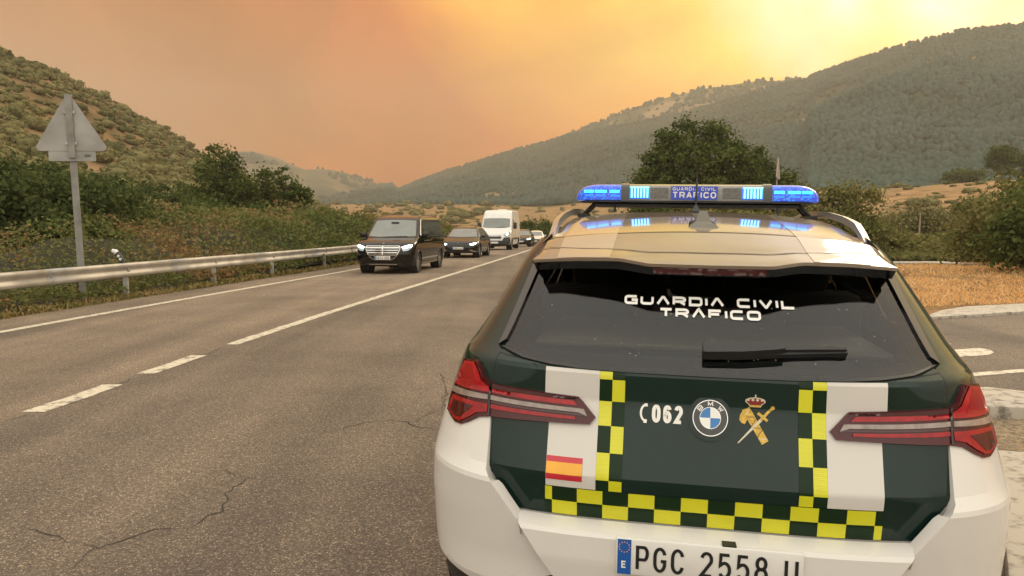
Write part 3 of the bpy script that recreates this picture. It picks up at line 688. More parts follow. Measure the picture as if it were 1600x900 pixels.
PC.build('valance', [.18, .22, .28, .33, .365], M_BLACK, pol, RS, arch_skip(WY, .37), ns=48).scale = (1.003, 1.0, 1.0)
MB().box((0, 2.4, .25), (1.7, 4.2, .02)).build('underbody', M_BLACK, pol)
arches(PC, pol, WY, .37, .43)
for y in WY:
    for sg in (-1, 1): wheel(pol, sg * .83, y, .37, .25, mat('dark_alloy', (.10, .10, .10), .3, .8))
# bumper sculpture: proud corner blocks, centre plate recess
def rear_surface(prof):
    z_, y_ = zip(*prof)
    def f(x, z): p = PC.near(x, z); return Vector((x, p.y - PC.g(0, z) + float(np.interp(z, z_, y_)), z))
    f.breaks = [z for z, y in prof[1:-1]]; return f
def S(x, z): return PC.near(x, z)
S.breaks = [.66, .79, .80, .97, 1.02, 1.105, 1.118, 1.135, 1.15]
BK = rear_surface([(.30, .09), (.38, .066), (.42, .052), (.50, .052), (.62, .036), (.755, .016), (.768, .020), (.80, .050), (.90, .098), (.97, .132)])
BC = rear_surface([(.36, .06), (.42, .03), (.46, .012), (.56, .0), (.634, .003), (.646, .010), (.654, .045), (.662, .088), (.7, .09)])
for sg in (1, -1):
    f = (lambda q: q) if sg > 0 else mirror_pt
    panel('bumper_corner', f([(.700, .935), (.694, .785), (.592, .660), (.505, .548), (.455, .482), (.52, .458), (.60, .448), (.66, .425), (.74, .392), (.84, .405), (.93, .43), (.955, .47), (.963, .56), (.964, .68), (.950, .80), (.935, .885), (.91, .93), (.80, .945)]), BK, M_WHITE, pol, .003, .045, .03, sharp=.22)
panel('bumper_centre', [(-.585, .6605), (-.500, .548), (-.450, .482), (-.40, .445), (-.2, .435), (.2, .435), (.40, .445), (.450, .482), (.500, .548), (.585, .6605)], BC, M_WHITE, pol, .0, .05, .03, sharp=.22)
panel('lower_grille', [(-.455, .478), (-.52, .454), (-.60, .444), (-.66, .421), (-.74, .388), (-.84, .40), (-.90, .36), (-.86, .28), (.86, .28), (.90, .36), (.84, .40), (.74, .388), (.66, .421), (.60, .444), (.52, .454), (.455, .478), (.40, .44), (.2, .43), (-.2, .43), (-.40, .44)], BK, M_BLACK, pol, -.006, .03, .05)
# tailgate and its livery
TG = [(.695, .93), (.688, .79), (.60, .67), (.595, .666), (-.595, .666), (-.60, .67), (-.688, .79), (-.695, .93), (-.70, 1.10), (-.69, 1.132), (-.50, 1.118), (0, 1.113), (.50, 1.118), (.69, 1.132), (.70, 1.10)]
panel('shut_gap', [(a * 1.0075, b + (.005 if b > 1 else -.004)) for a, b in TG], S, M_DARK, pol, .0015, .002, .018)
tg = panel('tailgate', TG, S, M_GREEN, pol, .004, .018, .018, sharp=.35)
for sg in (1, -1):
    f = (lambda q: q) if sg > 0 else mirror_pt
    panel('white_stripe', f([(.339, .759), (.496, .759), (.496, .95), (.514, 1.02), (.514, 1.116), (.339, 1.114)]), S, M_STRIPE, pol, .0058, .0012, .02, sharp=.35)
    zz = [1.113, 1.091, 1.022, .947, .869, .792, .759]
    for c, (xa, xb) in enumerate(((.2985, .3385), (.259, .2985))):
        for k in range(6):
            za, zb = zz[k], zz[k + 1]
            yel = (k + c) % 2 == 0
            panel('checker_square', f([(xa, zb), (xb, zb), (xb, za), (xa, za)]), S, M_YEL if yel else M_GREEN2, pol, .0062, .001, .02)
xb_ = [-.497] + [-.475 + .95 / 12 * i for i in range(13)] + [.497]
for i in range(14):
    for row, (za, zb) in enumerate(((.712, .757), (.667, .712))):
        yel = (i + row) % 2 == 0
        panel('checker_square', [(xb_[i], za), (xb_[i + 1], za), (xb_[i + 1], zb), (xb_[i], zb)], S, M_YEL if yel else M_GREEN2, pol, .0075, .001, .02)
M_RED = mat('flag_red', (.52, .02, .035), .35, coat=.4); M_GOLD = mat('flag_gold', (.80, .38, .02), .35, coat=.4)
flag = panel('flag_sticker', [(-.495, .7815), (-.381, .7815), (-.381, .848), (-.495, .848)], S, M_RED, pol, .0068, .0008, .02)
panel('flag_band', [(-.495, .799), (-.381, .799), (-.381, .831), (-.495, .831)], S, M_GOLD, flag, .0074, .0005, .02)
# telephone number
M_SIGNW = mat('white_lettering', (.80, .78, .74), .4, var=.02)
lettering('digit', '062', -.174, -.080, .966, .054, S, M_SIGNW, pol, 'round', .20, .26, .9, .0062)
hb = MB()
def on(surf, off):
    def fm(p):
        a, b = p; e = 1e-3; s = Vector(surf(a, b)); nn = (Vector(surf(a + e, b)) - Vector(surf(a - e, b))).cross(Vector(surf(a, b + e)) - Vector(surf(a, b - e))).normalized()
        return s + (nn if nn.y < 0 else -nn) * off
    return fm
stroke(hb, arc(-.190, .993, .018, .025, 105, 250, 12), .0065, on(S, .0062))
for a in (105, 250):
    x, z = -.190 + .018 * math.cos(R(a)), .993 + .025 * math.sin(R(a)); stroke(hb, [(x - .003, z), (x + .007, z + (.001 if a < 180 else -.001))], .011, on(S, .0064))
hb.build('handset_symbol', M_SIGNW, pol, False, recalc=False)
# roundel
rd = empty('roundel', (0, 0, 0)); rd.parent = pol
RC = (.001, .991)
def disc(r, n=40, a0=0, a1=360): return [(RC[0] + r * math.cos(R(a0 + (a1 - a0) * i / n)), RC[1] + r * math.sin(R(a0 + (a1 - a0) * i / n))) for i in range(n if a1 - a0 == 360 else n + 1)]
def RPL(a, b): return Vector((a, S(0, RC[1]).y - .010 + .33 * (b - RC[1]), b))
panel('dish', disc(.066), RPL, M_GREEN, rd, .004, .03, .02)
panel('rim_ring', disc(.0525), RPL, M_CHROME, rd, .013, .006, .02)
panel('black_ring', disc(.0500), RPL, M_GLOSSBLK, rd, .0142, .001, .02)
panel('inner_ring', disc(.0315), RPL, M_CHROME, rd, .0148, .001, .02)
MQW = mat('roundel_white', (.75, .74, .7), .3, coat=.5); MQB = mat('roundel_blue', (.01, .15, .42), .3, coat=.5)
for k in range(4):
    panel('quadrant', [RC] + disc(.0300, 12, 90 * k, 90 * k + 90), RPL, MQW if k % 2 == 0 else MQB, rd, .0155, .0006, .02)
lb = MB()
for c, a in (('B', 138), ('M', 90), ('W', 42)):
    u = Vector((math.cos(R(a)), math.sin(R(a)))); t = Vector((u.y, -u.x)); ct = Vector(RC) + u * .0405
    for pl in GL['round'][c]:
        stroke(lb, [ct + t * (px - .5) * .013 + u * (py - .5) * .011 for px, py in pl], .0028, on(RPL, .0152))
lb.build('roundel_letters', M_SIGNW, rd, False, recalc=False)
# crest: crown over crossed sword and fasces
cr = empty('crest', (0, 0, 0)); cr.parent = pol
M_CGOLD = mat('crest_gold', (.62, .40, .07), .4, .2, var=.3, scale=160, bump=.3, bscale=300); M_CRED = mat('crest_red', (.22, .02, .02), .4); M_CW = mat('crest_pale', (.62, .55, .42), .4)
def barp(a, b, w0, w1):
    a, b = Vector(a), Vector(b); d = (b - a).normalized(); n = Vector((-d.y, d.x))
    return [tuple(a + n * w0 / 2), tuple(a - n * w0 / 2), tuple(b - n * w1 / 2), tuple(b + n * w1 / 2)]
panel('fasces', barp((.106, 1.024), (.163, .928), .024, .022), S, M_CGOLD, cr, .0068, .001, .01)
panel('axe_blade', [(.098, 1.016), (.090, 1.004), (.088, .99), (.095, .981), (.104, .978), (.112, .992)], S, M_CGOLD, cr, .0062, .0008, .01)
for k in range(6):
    c = Vector((.106, 1.024)).lerp(Vector((.163, .928)), .1 + .16 * k); d = Vector((.057, -.096)).normalized(); n = Vector((-d.y, d.x)); q = n * .011 + d * (.006 if k % 2 else -.006)
    panel('binding', barp(c - q, c + q, .0022, .0022), S, M_CW if k in (0, 5) else mat('crest_dark_gold', (.20, .11, .02), .5), cr, .0074, .0004, .01)  # bindings printed in a darker gold, pale at both ends
panel('sword_blade', barp((.152, .993), (.084, .923), .009, .003), S, M_CW, cr, .0074, .0006, .01)
panel('sword_grip', barp((.150, .991), (.182, 1.028), .008, .008), S, M_CGOLD, cr, .0078, .0006, .01)
panel('sword_guard', barp((.142, 1.012), (.170, .990), .008, .008), S, M_CGOLD, cr, .0082, .0006, .01)
panel('pommel', [(.185 + .006 * math.cos(k), 1.031 + .006 * math.sin(k)) for k in np.linspace(0, 6.28, 10)[:-1]], S, M_CGOLD, cr, .0082, .0006, .01)
cb = [(.118, 1.030), (.150, 1.030), (.154, 1.038), (.164, 1.046), (.162, 1.054), (.150, 1.059), (.140, 1.060), (.134, 1.062), (.128, 1.060), (.118, 1.059), (.106, 1.054), (.104, 1.046), (.114, 1.038)]
panel('crown_outline', cb, S, M_CW, cr, .0062, .0006, .01)
panel('crown_cap', [(.134 + (a - .134) * .86, 1.046 + (b - 1.046) * .78) for a, b in cb], S, M_CRED, cr, .007, .0006, .01)
panel('crown_band', [(.119, 1.0315), (.149, 1.0315), (.152, 1.037), (.116, 1.037)], S, M_CGOLD, cr, .0078, .0005, .01)
for k in range(4): panel('crown_arch', [(.113 + .0135 * k + .0045 * math.cos(t), 1.0525 + .004 * math.sin(t)) for t in np.linspace(0, 6.28, 8)[:-1]], S, M_CW, cr, .0078, .0004, .01)
panel('crown_cross', barp((.134, 1.060), (.134, 1.069), .004, .004), S, M_CW, cr, .007, .0005, .01)
# tail lights
M_LH = mat('tail_light_lens', (.062, .0025, .005), .12, coat=1.0, var=.1, spec=0.); M_LR = mat('tail_light_red', (.30, .003, .007), .18, coat=1.0, var=.25, scale=40, spec=0.)
M_LR2 = mat('tail_light_bright', (.36, .010, .016), .2, coat=1.0, var=.2, scale=30, spec=0.); M_LC = mat('tail_light_clear', (.26, .205, .18), .18, coat=1.0, var=.25, scale=40); M_LP = mat('tail_light_rim', (.085, .034, .036), .15, coat=1.0, spec=0.)
for sg in (1, -1):
    f = (lambda q: q) if sg > 0 else mirror_pt
    tl = empty('tail_light', (0, 0, 0)); tl.parent = pol
    panel('lens', f([(.347, .970), (.365, .947), (.55, .941), (.692, .934), (.738, .925), (.775, .902), (.806, .886), (.835, .884), (.886, .906), (.884, .94), (.868, .985), (.848, 1.04), (.828, 1.088), (.77, 1.101), (.745, 1.072), (.732, 1.052), (.716, 1.045), (.703, 1.041), (.55, 1.037), (.404, 1.031)]), S, M_LH, tl, .016, .035, .02)
    o = .0195
    panel('upper_rim', f([(.404, 1.029), (.418, 1.018), (.694, 1.026), (.694, 1.039), (.55, 1.035)]), S, M_LP, tl, o, .001, .02)
    panel('upper_red', f([(.418, 1.014), (.404, 1.000), (.694, 1.006), (.694, 1.022)]), S, M_LR, tl, o, .001, .02)
    panel('clear_strip', f([(.372, .969), (.384, .991), (.40, .992), (.694, .998), (.694, .984), (.40, .980)]), S, M_LC, tl, o + .003, .004, .02)
    panel('strip_edge', f([(.372, .967), (.40, .977), (.694, .981), (.694, .975), (.40, .971)]), S, M_LP, tl, o, .001, .02)
    panel('lower_red', f([(.41, .966), (.694, .970), (.694, .957), (.41, .957)]), S, M_LR, tl, o, .001, .02)
    panel('outer_clear_strip', f([(.706, .983), (.706, .998), (.86, .990), (.868, .975), (.862, .970)]), S, M_LC, tl, o + .003, .004, .02)
    panel('outer_upper_red', f([(.706, 1.006), (.858, .997), (.842, 1.045), (.822, 1.082), (.775, 1.092), (.752, 1.065), (.738, 1.042), (.720, 1.032), (.706, 1.028)]), S, M_LR2, tl, o, .001, .02)
    panel('outer_lower_red', f([(.706, .968), (.86, .962), (.876, .912), (.832, .893), (.808, .896), (.775, .915), (.745, .936), (.706, .945)]), S, M_LR, tl, o, .001, .02)
    panel('outer_lower_frame', f([(.76, .953), (.85, .950), (.862, .914), (.832, .902), (.812, .905)]), S, M_LH, tl, o + .001, .001, .02)
    panel('outer_upper_frame', f([(.752, 1.012), (.838, 1.008), (.812, 1.074), (.782, 1.082)]), S, mat('tail_light_deep', (.30, .006, .012), .2, coat=1.0, spec=0.), tl, o + .001, .001, .02)
    panel('gap', f([(.695, .936), (.702, .935), (.705, 1.043), (.698, 1.043)]), S, M_GLOSSBLK, tl, o + .0005, .004, .02)
# number plate
Pp = lambda a, b: Vector((a, -.012 + .0, b))
np_ = bevelled('number_plate', (0, -.004, .592), (.534, .016, .112), .006, M_PLATE, pol)
panel('country_band', [(-.262, .539), (-.222, .539), (-.222, .645), (-.262, .645)], Pp, M_EUBLUE, np_, .0012, .0008, .05)
st = MB()
for k in range(12):
    a = 2 * math.pi * k / 12; c = (-.242 + .0155 * math.cos(a), .622 + .0155 * math.sin(a)); stroke(st, [(c[0] - .0016, c[1]), (c[0] + .0016, c[1])], .0032, on(Pp, .0026))
st.build('stars', M_GOLD, np_, False, recalc=False)
lettering('country_letter', 'E', -.250, -.235, .558, .022, Pp, M_SIGNW, np_, 'round', .2, .2, 1, .0026)
lettering('plate_character', 'PGC 2558 U', -.208, .252, .553, .077, Pp, M_INK, np_, 'round', .125, .25, .74, .0018, .36)
MB().box((.06, .022, .6435), (.040, .06, .014)).build('reversing_camera', M_BLACK, pol)

# rear window, spoiler, roof
GLASS = glass_mat('tinted_glass', (.42, .42, .38), .95)
GP = [(-.678, 1.150), (-.60, 1.133), (-.50, 1.124), (-.25, 1.119), (0, 1.118), (.25, 1.119), (.50, 1.124), (.60, 1.133), (.678, 1.150), (.66, 1.20), (.60, 1.44), (-.60, 1.44), (-.66, 1.20)]
rw = panel('rear_window', GP, S, GLASS, pol, .006, 0, .05)
# dark ceramic border inside the glass
for sg in (1, -1):
    f = (lambda q: q) if sg > 0 else mirror_pt
    panel('window_border', f([(.672, 1.150), (.655, 1.20), (.595, 1.44), (.555, 1.44), (.610, 1.20), (.625, 1.15), (.60, 1.136)]), S, M_GLOSSBLK, pol, .003, 0, .04)
    panel('aero_blade', f([(.700, 1.150), (.680, 1.22), (.645, 1.36), (.628, 1.45), (.594, 1.45), (.618, 1.36), (.655, 1.22), (.672, 1.17)]), S, M_GLOSSBLK, pol, .014, .02, .03)
panel('window_border', [(-.62, 1.134), (-.50, 1.124), (0, 1.118), (.5, 1.124), (.62, 1.134), (.62, 1.152), (0, 1.140), (-.62, 1.152)], S, M_GLOSSBLK, pol, .003, 0, .05)
panel('window_seal', [(-.69, 1.150), (-.60, 1.129), (-.50, 1.119), (-.25, 1.1135), (0, 1.112), (.25, 1.1135), (.50, 1.119), (.60, 1.129), (.69, 1.150), (.678, 1.152), (.60, 1.135), (.5, 1.1255), (0, 1.1195), (-.5, 1.1255), (-.6, 1.135), (-.678, 1.152)], S, M_BLACK, pol, .009, .012, .03)
lettering('window_letter', 'GUARDIA CIVIL', -.279, .279, 1.302, .0285, S, M_SIGNW, pol, 'wide', .28, .30, 1.45, .0085, .75)
lettering('window_letter', 'TRÁFICO', -.161, .167, 1.266, .0285, S, M_SIGNW, pol, 'wide', .28, .30, 1.45, .0085, .75)
sk_ = MB(); rs_ = random.Random(3)
for k in range(46):
    a, b = rs_.uniform(-.58, .58), rs_.uniform(1.15, 1.31); stroke(sk_, [(a - .0012, b), (a + .0012, b + rs_.uniform(-.001, .001))], rs_.uniform(.0012, .0028), on(S, .0068))
sk_.build('dust_speck', mat('pale_dust', (.42, .38, .33), .9), pol, False, recalc=False)['kind'] = 'stuff'
# wiper
wp = MB()
def wpt(a, b, o): return on(S, o)((a, b))
def bar_on(pts, z_h, o0, o1):
    V = []
    for (a, b, h) in pts: V += [wpt(a, b - h / 2, o0), wpt(a, b + h / 2, o0), wpt(a, b + h / 2 * .7, o1), wpt(a, b - h / 2 * .7, o1)]
    n = len(pts); F = [(4 * i + j, 4 * i + (j + 1) % 4, 4 * i + 4 + (j + 1) % 4, 4 * i + 4 + j) for i in range(n - 1) for j in range(4)] + [(3, 2, 1, 0), tuple(4 * n - 4 + j for j in range(4))]
    return V, F
wi = MB().add(*bar_on([(-.022, 1.172, .040), (-.015, 1.172, .044), (.10, 1.176, .042), (.20, 1.181, .030), (.225, 1.182, .022)], 0, .012, .040)).build('rear_wiper', M_BLACK, pol)
MB().add(*bar_on([(.05, 1.160, .012), (.22, 1.172, .012), (.412, 1.181, .011)], 0, .007, .022)).build('wiper_blade', M_BLACK, wi)
MB().add(*bar_on([(.21, 1.182, .020), (.30, 1.184, .014), (.408, 1.1855, .010)], 0, .018, .030)).build('wiper_arm', M_BLACK, wi)
# roof
RFY = [.36, .46, .52, .60, .72, .86, 1.2, 1.6, 2.0, 2.4, 2.7, 2.95]; RFZ = [1.448, 1.474, 1.497, 1.522, 1.556, 1.576, 1.618, 1.648, 1.656, 1.64, 1.60, 1.535]
M_ROOF = mat('roof_sky_tint', (.225, .172, .125), .25, coat=1.0, var=.04, scale=2, spec=0.); M_ROOF.node_tree.nodes['Principled BSDF'].inputs['Coat IOR'].default_value = 1.8  # base colour toned peach, with the orange sky's reflection painted in
M_RSTR = mat('roof_stripe_sky_tint', (.35, .285, .215), .25, coat=1.0, var=.03, scale=2, spec=0.); M_RSTR.node_tree.nodes['Principled BSDF'].inputs['Coat IOR'].default_value = 1.8  # white stripe, its base dimmed and warmed by the same painted sky reflection
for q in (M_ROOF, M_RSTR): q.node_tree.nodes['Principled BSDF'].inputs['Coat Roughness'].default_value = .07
def roof(x, y):
    z = float(np.interp(y, RFY, RFZ)); e = max(0, abs(x) - .575) / .085
    return Vector((x, y, z - .034 * (abs(x) / .57) ** 2 - .12 * e ** 2))
def roof_sm(x, y): return sum((roof(x, y + d) for d in (-.09, -.045, 0, .045, .09)), Vector()) / 5
def roofpanel(name, poly, m, off, lip=.01, parent=pol, cell=.05): return panel(name, poly, roof_sm, m, parent, off, lip, cell, (0, 0, 1), .4)
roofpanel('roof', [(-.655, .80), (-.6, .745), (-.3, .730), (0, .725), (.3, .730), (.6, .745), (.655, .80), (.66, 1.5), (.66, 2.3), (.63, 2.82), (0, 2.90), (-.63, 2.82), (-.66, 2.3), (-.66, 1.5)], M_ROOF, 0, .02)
for sg in (1, -1):
    f = (lambda q: q) if sg > 0 else mirror_pt
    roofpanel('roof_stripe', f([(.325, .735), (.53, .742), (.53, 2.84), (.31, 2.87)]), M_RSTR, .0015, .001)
    # spoiler stripe further back is laid on the spoiler below
def edge_y(x):
    a = abs(x); return float(np.interp(a, [0, .2, .30, .45, .615], [.365, .373, .405, .440, .500]))
def spo(x, y):
    p = roof(x, y); k = max(0, 1 - (y - edge_y(x)) / .12)
    zt = float(np.interp(abs(x), [0, .2, .30, .45, .615], [1.448, 1.449, 1.464, 1.460, 1.448]))
    base = roof(x, max(y, edge_y(x) + .12)).z
    t = min(1, max(0, (y - edge_y(x)) / .12))
    return Vector((x, y, zt + (base - zt) * (t ** .85)))
xs_ = np.linspace(-.615, .615, 61)
SPE = [(x, edge_y(x)) for x in xs_]
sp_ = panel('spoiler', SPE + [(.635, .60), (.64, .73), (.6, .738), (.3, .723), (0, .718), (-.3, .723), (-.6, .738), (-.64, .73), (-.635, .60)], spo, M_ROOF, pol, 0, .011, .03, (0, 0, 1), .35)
for sg in (1, -1):
    f = (lambda q: q) if sg > 0 else mirror_pt
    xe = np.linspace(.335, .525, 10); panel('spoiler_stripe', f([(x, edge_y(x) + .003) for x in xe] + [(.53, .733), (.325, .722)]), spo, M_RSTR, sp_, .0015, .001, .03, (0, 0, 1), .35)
# underside of the spoiler, brake light and trim
V = []; n = 41
for x in np.linspace(-.612, .612, n):
    p = spo(x, edge_y(x)); V += [p + Vector((0, .003, -.0105)), p + Vector((0, .05, -.040)), Vector((x * .98, .62, 1.43))]
mesh('spoiler_underside', V, [(3 * i + j, 3 * i + 3 + j, 3 * i + 4 + j, 3 * i + 1 + j) for i in range(n - 1) for j in range(2)], M_GLOSSBLK, pol)
V = []; n = 17
for x in np.linspace(-.185, .185, n):
    p = spo(x, edge_y(x)); V += [p + Vector((0, .006, -.0125)), p + Vector((0, .026, -.034))]
mesh('brake_light', V, [(2 * i, 2 * i + 1, 2 * i + 3, 2 * i + 2) for i in range(n - 1)], mat('brake_light_red', (.11, .02, .022), .15, coat=1.0), pol)
# seam where tailgate meets roof: narrow dark gap
sm = MB(); pr = None
for x in np.linspace(-.63, .63, 50):
    y = float(np.interp(abs(x), [0, .3, .6, .64], [.7215, .7265, .7415, .75])); a = roof_sm(x, y) + Vector((0, -.008, .0035)); b = roof_sm(x, y) + Vector((0, .008, .0045))
    if pr: sm.add([pr[0], a, b, pr[1]], [(0, 1, 2, 3)])
    pr = (a, b)
sm.build('roof_seam', M_DARK, pol, False)
sm = MB(); pr = None  # dark ribbon laid along the spoiler's kink, painting the shade of the crease
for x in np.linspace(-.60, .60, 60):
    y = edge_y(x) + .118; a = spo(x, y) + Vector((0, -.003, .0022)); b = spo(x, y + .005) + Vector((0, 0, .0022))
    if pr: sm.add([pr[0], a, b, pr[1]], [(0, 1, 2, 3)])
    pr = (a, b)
sm.build('spoiler_crease_shade', mat('crease_shade', (.10, .085, .07), .5), pol, False)
# roof rails
for sg in (-1, 1):
    pts = []; n = 30
    for i in range(n + 1):
        t = i / n; y = .80 + 1.95 * t; h = .046 * min(1, math.sin(math.pi * t) * 3.2) ** .8 if 0 < t < 1 else 0
        b = roof_sm(.60, y); pts.append((y, b.z, h, .605 - .015 * (1 - min(1, 4 * t)) ))
    V = []
    for (y, z, h, x) in pts: V += [Vector((sg * (x - .014), y, z + h * .62)), Vector((sg * (x - .010), y, z + h + .010)), Vector((sg * (x + .014), y, z + h + .006)), Vector((sg * (x + .022), y, z + h * .62 - .008))]
    F = [(4 * i + j, 4 * i + (j + 1) % 4, 4 * i + 4 + (j + 1) % 4, 4 * i + 4 + j) for i in range(n) for j in range(4)] + [(0, 1, 2, 3), (4 * n + 3, 4 * n + 2, 4 * n + 1, 4 * n)]
    MB().add(V, F).build('roof_rail', mat('satin_rail', (.42, .385, .34), .3, .8), pol, True, .9)
    panel('rail_foot', [(sg * .585, .79), (sg * .62, .79), (sg * .62, .93), (sg * .585, .93)][::sg], roof_sm, M_GLOSSBLK, pol, .012, .02, .05, (0, 0, 1))
# shark fin and whip aerial
V = [(-.060, .84, 0), (.060, .84, 0), (.052, 1.02, 0), (-.052, 1.02, 0), (-.050, .852, .010), (.050, .852, .010), (.040, 1.01, .008), (-.040, 1.01, .008), (-.030, .872, .020), (.030, .872, .020), (.018, 1.0, .012), (-.018, 1.0, .012), (-.015, .905, .060), (.015, .905, .060), (.006, .97, .035), (-.006, .97, .035)]
z0 = roof_sm(0, .86).z
V = [(x, y, z + roof_sm(x, y).z - .002) for x, y, z in V]
F = [(4 * k + j, 4 * k + (j + 1) % 4, 4 * k + 4 + (j + 1) % 4, 4 * k + 4 + j) for k in range(3) for j in range(4)] + [(12, 13, 14, 15)]
MB().add(V, F).build('shark_fin_antenna', mat('fin_sky_tint', (.13, .115, .09), .3, coat=1.0, spec=0.), pol, True, .3)  # sky reflection painted into the fin's colour, darker than the roof's
zb = roof_sm(0, 1.58).z
an = MB().lathe([(.03, 0), (.03, .004), (.018, .012), (.009, .03), (.005, .034), (.005, .15), (.002, .155), (.002, .20)], (.0, 1.58, zb), 'z', 14).build('whip_aerial', M_BLACK, pol)

# blue light bar
def emis(name, col, s, base=(.02, .05, .3)): return mat(name, base, .2, coat=.6, emis=col, estr=s, var=.3, scale=60)
bar = empty('light_bar', (0, 1.85, 0)); bar.parent = pol
def blob(name, x0, x1, y0, y1, z0, z1, m, rnd=.03, endl=0, endr=0, parent=bar, n=10):
    """bar section with rounded front and back edges; endl/endr shorten its ends into a dome"""
    V = []; F = []; prof = []
    yc, zc, hy, hz = (y0 + y1) / 2, (z0 + z1) / 2, (y1 - y0) / 2, (z1 - z0) / 2
    P = [(hy, -hz), (hy, hz * .2), (hy * .88, hz * .75), (hy * .65, hz), (-hy * .65, hz), (-hy * .88, hz * .75), (-hy, hz * .2), (-hy, -hz)]
    xs = list(np.linspace(x0, x1, 22)); k = len(P)
    for x in xs:
        s = 1.0
        if endl and x < x0 + endl: q = (x0 + endl - x) / endl; s = math.sqrt(max(.02, 1 - q ** 2.4))
        if endr and x > x1 - endr: q = (x - (x1 - endr)) / endr; s = math.sqrt(max(.02, 1 - q ** 2.4))
        for (a, b) in P: V.append((x, yc + a * (.45 + .55 * s), zc - hz + (b + hz) * (.25 + .75 * s)))
    for i in range(len(xs) - 1):
        F += [(i * k + j, i * k + (j + 1) % k, (i + 1) * k + (j + 1) % k, (i + 1) * k + j) for j in range(k)]
    F += [tuple(range(k)), tuple((len(xs) - 1) * k + j for j in range(k))]
    return MB().add(V, F).build(name, m, parent, True, .9)
M_BLUE = emis('blue_beacon_lens', (.0, .075, 1.0), .85, (.004, .03, .32)); M_LED = emis('lit_led', (.18, .75, 1.0), 2.6, (.2, .4, .6)); M_BL2 = emis('blue_beacon_core', (.03, .55, 1.0), 2.6)
def beacon_mat():
    nt = M_BLUE.node_tree; N = nt.nodes.new; b = nt.nodes['Principled BSDF']; tc = N('ShaderNodeTexCoord'); vo = N('ShaderNodeTexVoronoi'); vo.inputs['Scale'].default_value = 75; nt.links.new(tc.outputs['Object'], vo.inputs['Vector'])
    r = N('ShaderNodeValToRGB'); e = r.color_ramp.elements; e[0].position = .0; e[0].color = (.05, .45, 1, 1); e[1].position = .55; e[1].color = (0, .05, .55, 1); nt.links.new(vo.outputs['Distance'], r.inputs[0]); nt.links.new(r.outputs[0], b.inputs['Emission Color'])
beacon_mat()
M_CLEAR = mat('clear_lens_grey', (.15, .135, .12), .2, coat=1.0, var=.3, scale=90)
for sg in (-1, 1):
    a, b = (.365, .598)
    if sg < 0: blob('beacon_lens', -b, -a, -.15, .15, 1.705, 1.785, M_BLUE, endl=.13)
    else: blob('beacon_lens', a, b, -.15, .15, 1.705, 1.785, M_BLUE, endr=.13)
    for (xa, xb) in ((.375, .425), (.44, .50), (.505, .555)):
        MB().box((sg * (xa + xb) / 2, -.1415, 1.748), (xb - xa, .02, .014)).build('beacon_reflector', M_BL2, bar)
        MB().box((sg * (xa + xb) / 2, -.1455, 1.727), (xb - xa - .008, .012, .010)).build('beacon_reflector', emis('blue_glow', (.0, .20, 1.0), 1.4), bar)
    blob('strap', *(sorted((sg * .326, sg * .367))), -.156, .156, 1.698, 1.791, M_GLOSSBLK)
    led = MB().box((sg * .274, -.149, 1.742), (.098, .02, .058)).build('led_module', emis('led_backing', (.0, .18, 1.0), 1.2), bar)
    for k in range(6): MB().box((sg * .274 + (k - 2.5) * .0155, -.161, 1.742), (.008, .01, .050)).build('led', M_LED, led)
    MB().box((sg * .274, -.161, 1.7685), (.094, .01, .006)).build('led', M_LED, led)
    MB().box((sg * .175, -.149, 1.742), (.085, .008, .05)).build('alley_light', mat('alley_grey', (.10, .09, .08), .3, coat=.8, var=.4, scale=120), bar)
blob('centre_lens', -.328, .328, -.148, .15, 1.703, 1.787, M_CLEAR)
sgn = MB().box((-.006, -.150, 1.742), (.226, .014, .066)).build('bar_sign', mat('sign_blue', (.006, .035, .28), .3, coat=.6, emis=(.005, .05, .6), estr=.25), bar)
BSURF = lambda a, b: Vector((a, -.157, b))
lettering('sign_letter', 'GUARDIA CIVIL', -.112, .100, 1.7535, .0165, BSURF, M_SIGNW, sgn, 'round', .19, .22, .8, .002, .4)
lettering('sign_letter', 'TRAFICO', -.112, .100, 1.7165, .031, BSURF, M_SIGNW, sgn, 'round', .2, .22, .85, .002, .4)
blob('bar_base', -.585, .585, -.145, .145, 1.694, 1.708, M_BLACK, endl=.1, endr=.1)
blob('bar_tray', -.50, .50, -.10, .12, 1.672, 1.697, M_BLACK)
for sg in (-1, 1):
    z = roof_sm(.55, 1.85).z
    for dy in (-.06, .05):
        MB().tube([(sg * .50, dy, 1.695), (sg * .555, dy + .01, z + .02), (sg * .575, dy + .02, z - .01)], .010, 6).build('bar_strut', M_BLACK, bar)
    MB().box((sg * .565, 0, z + .004), (.05, .2, .02)).build('bar_foot', M_BLACK, bar); MB().box((sg * .40, -.09, 1.664), (.012, .02, .04)).build('bar_bracket', M_BLACK, bar)

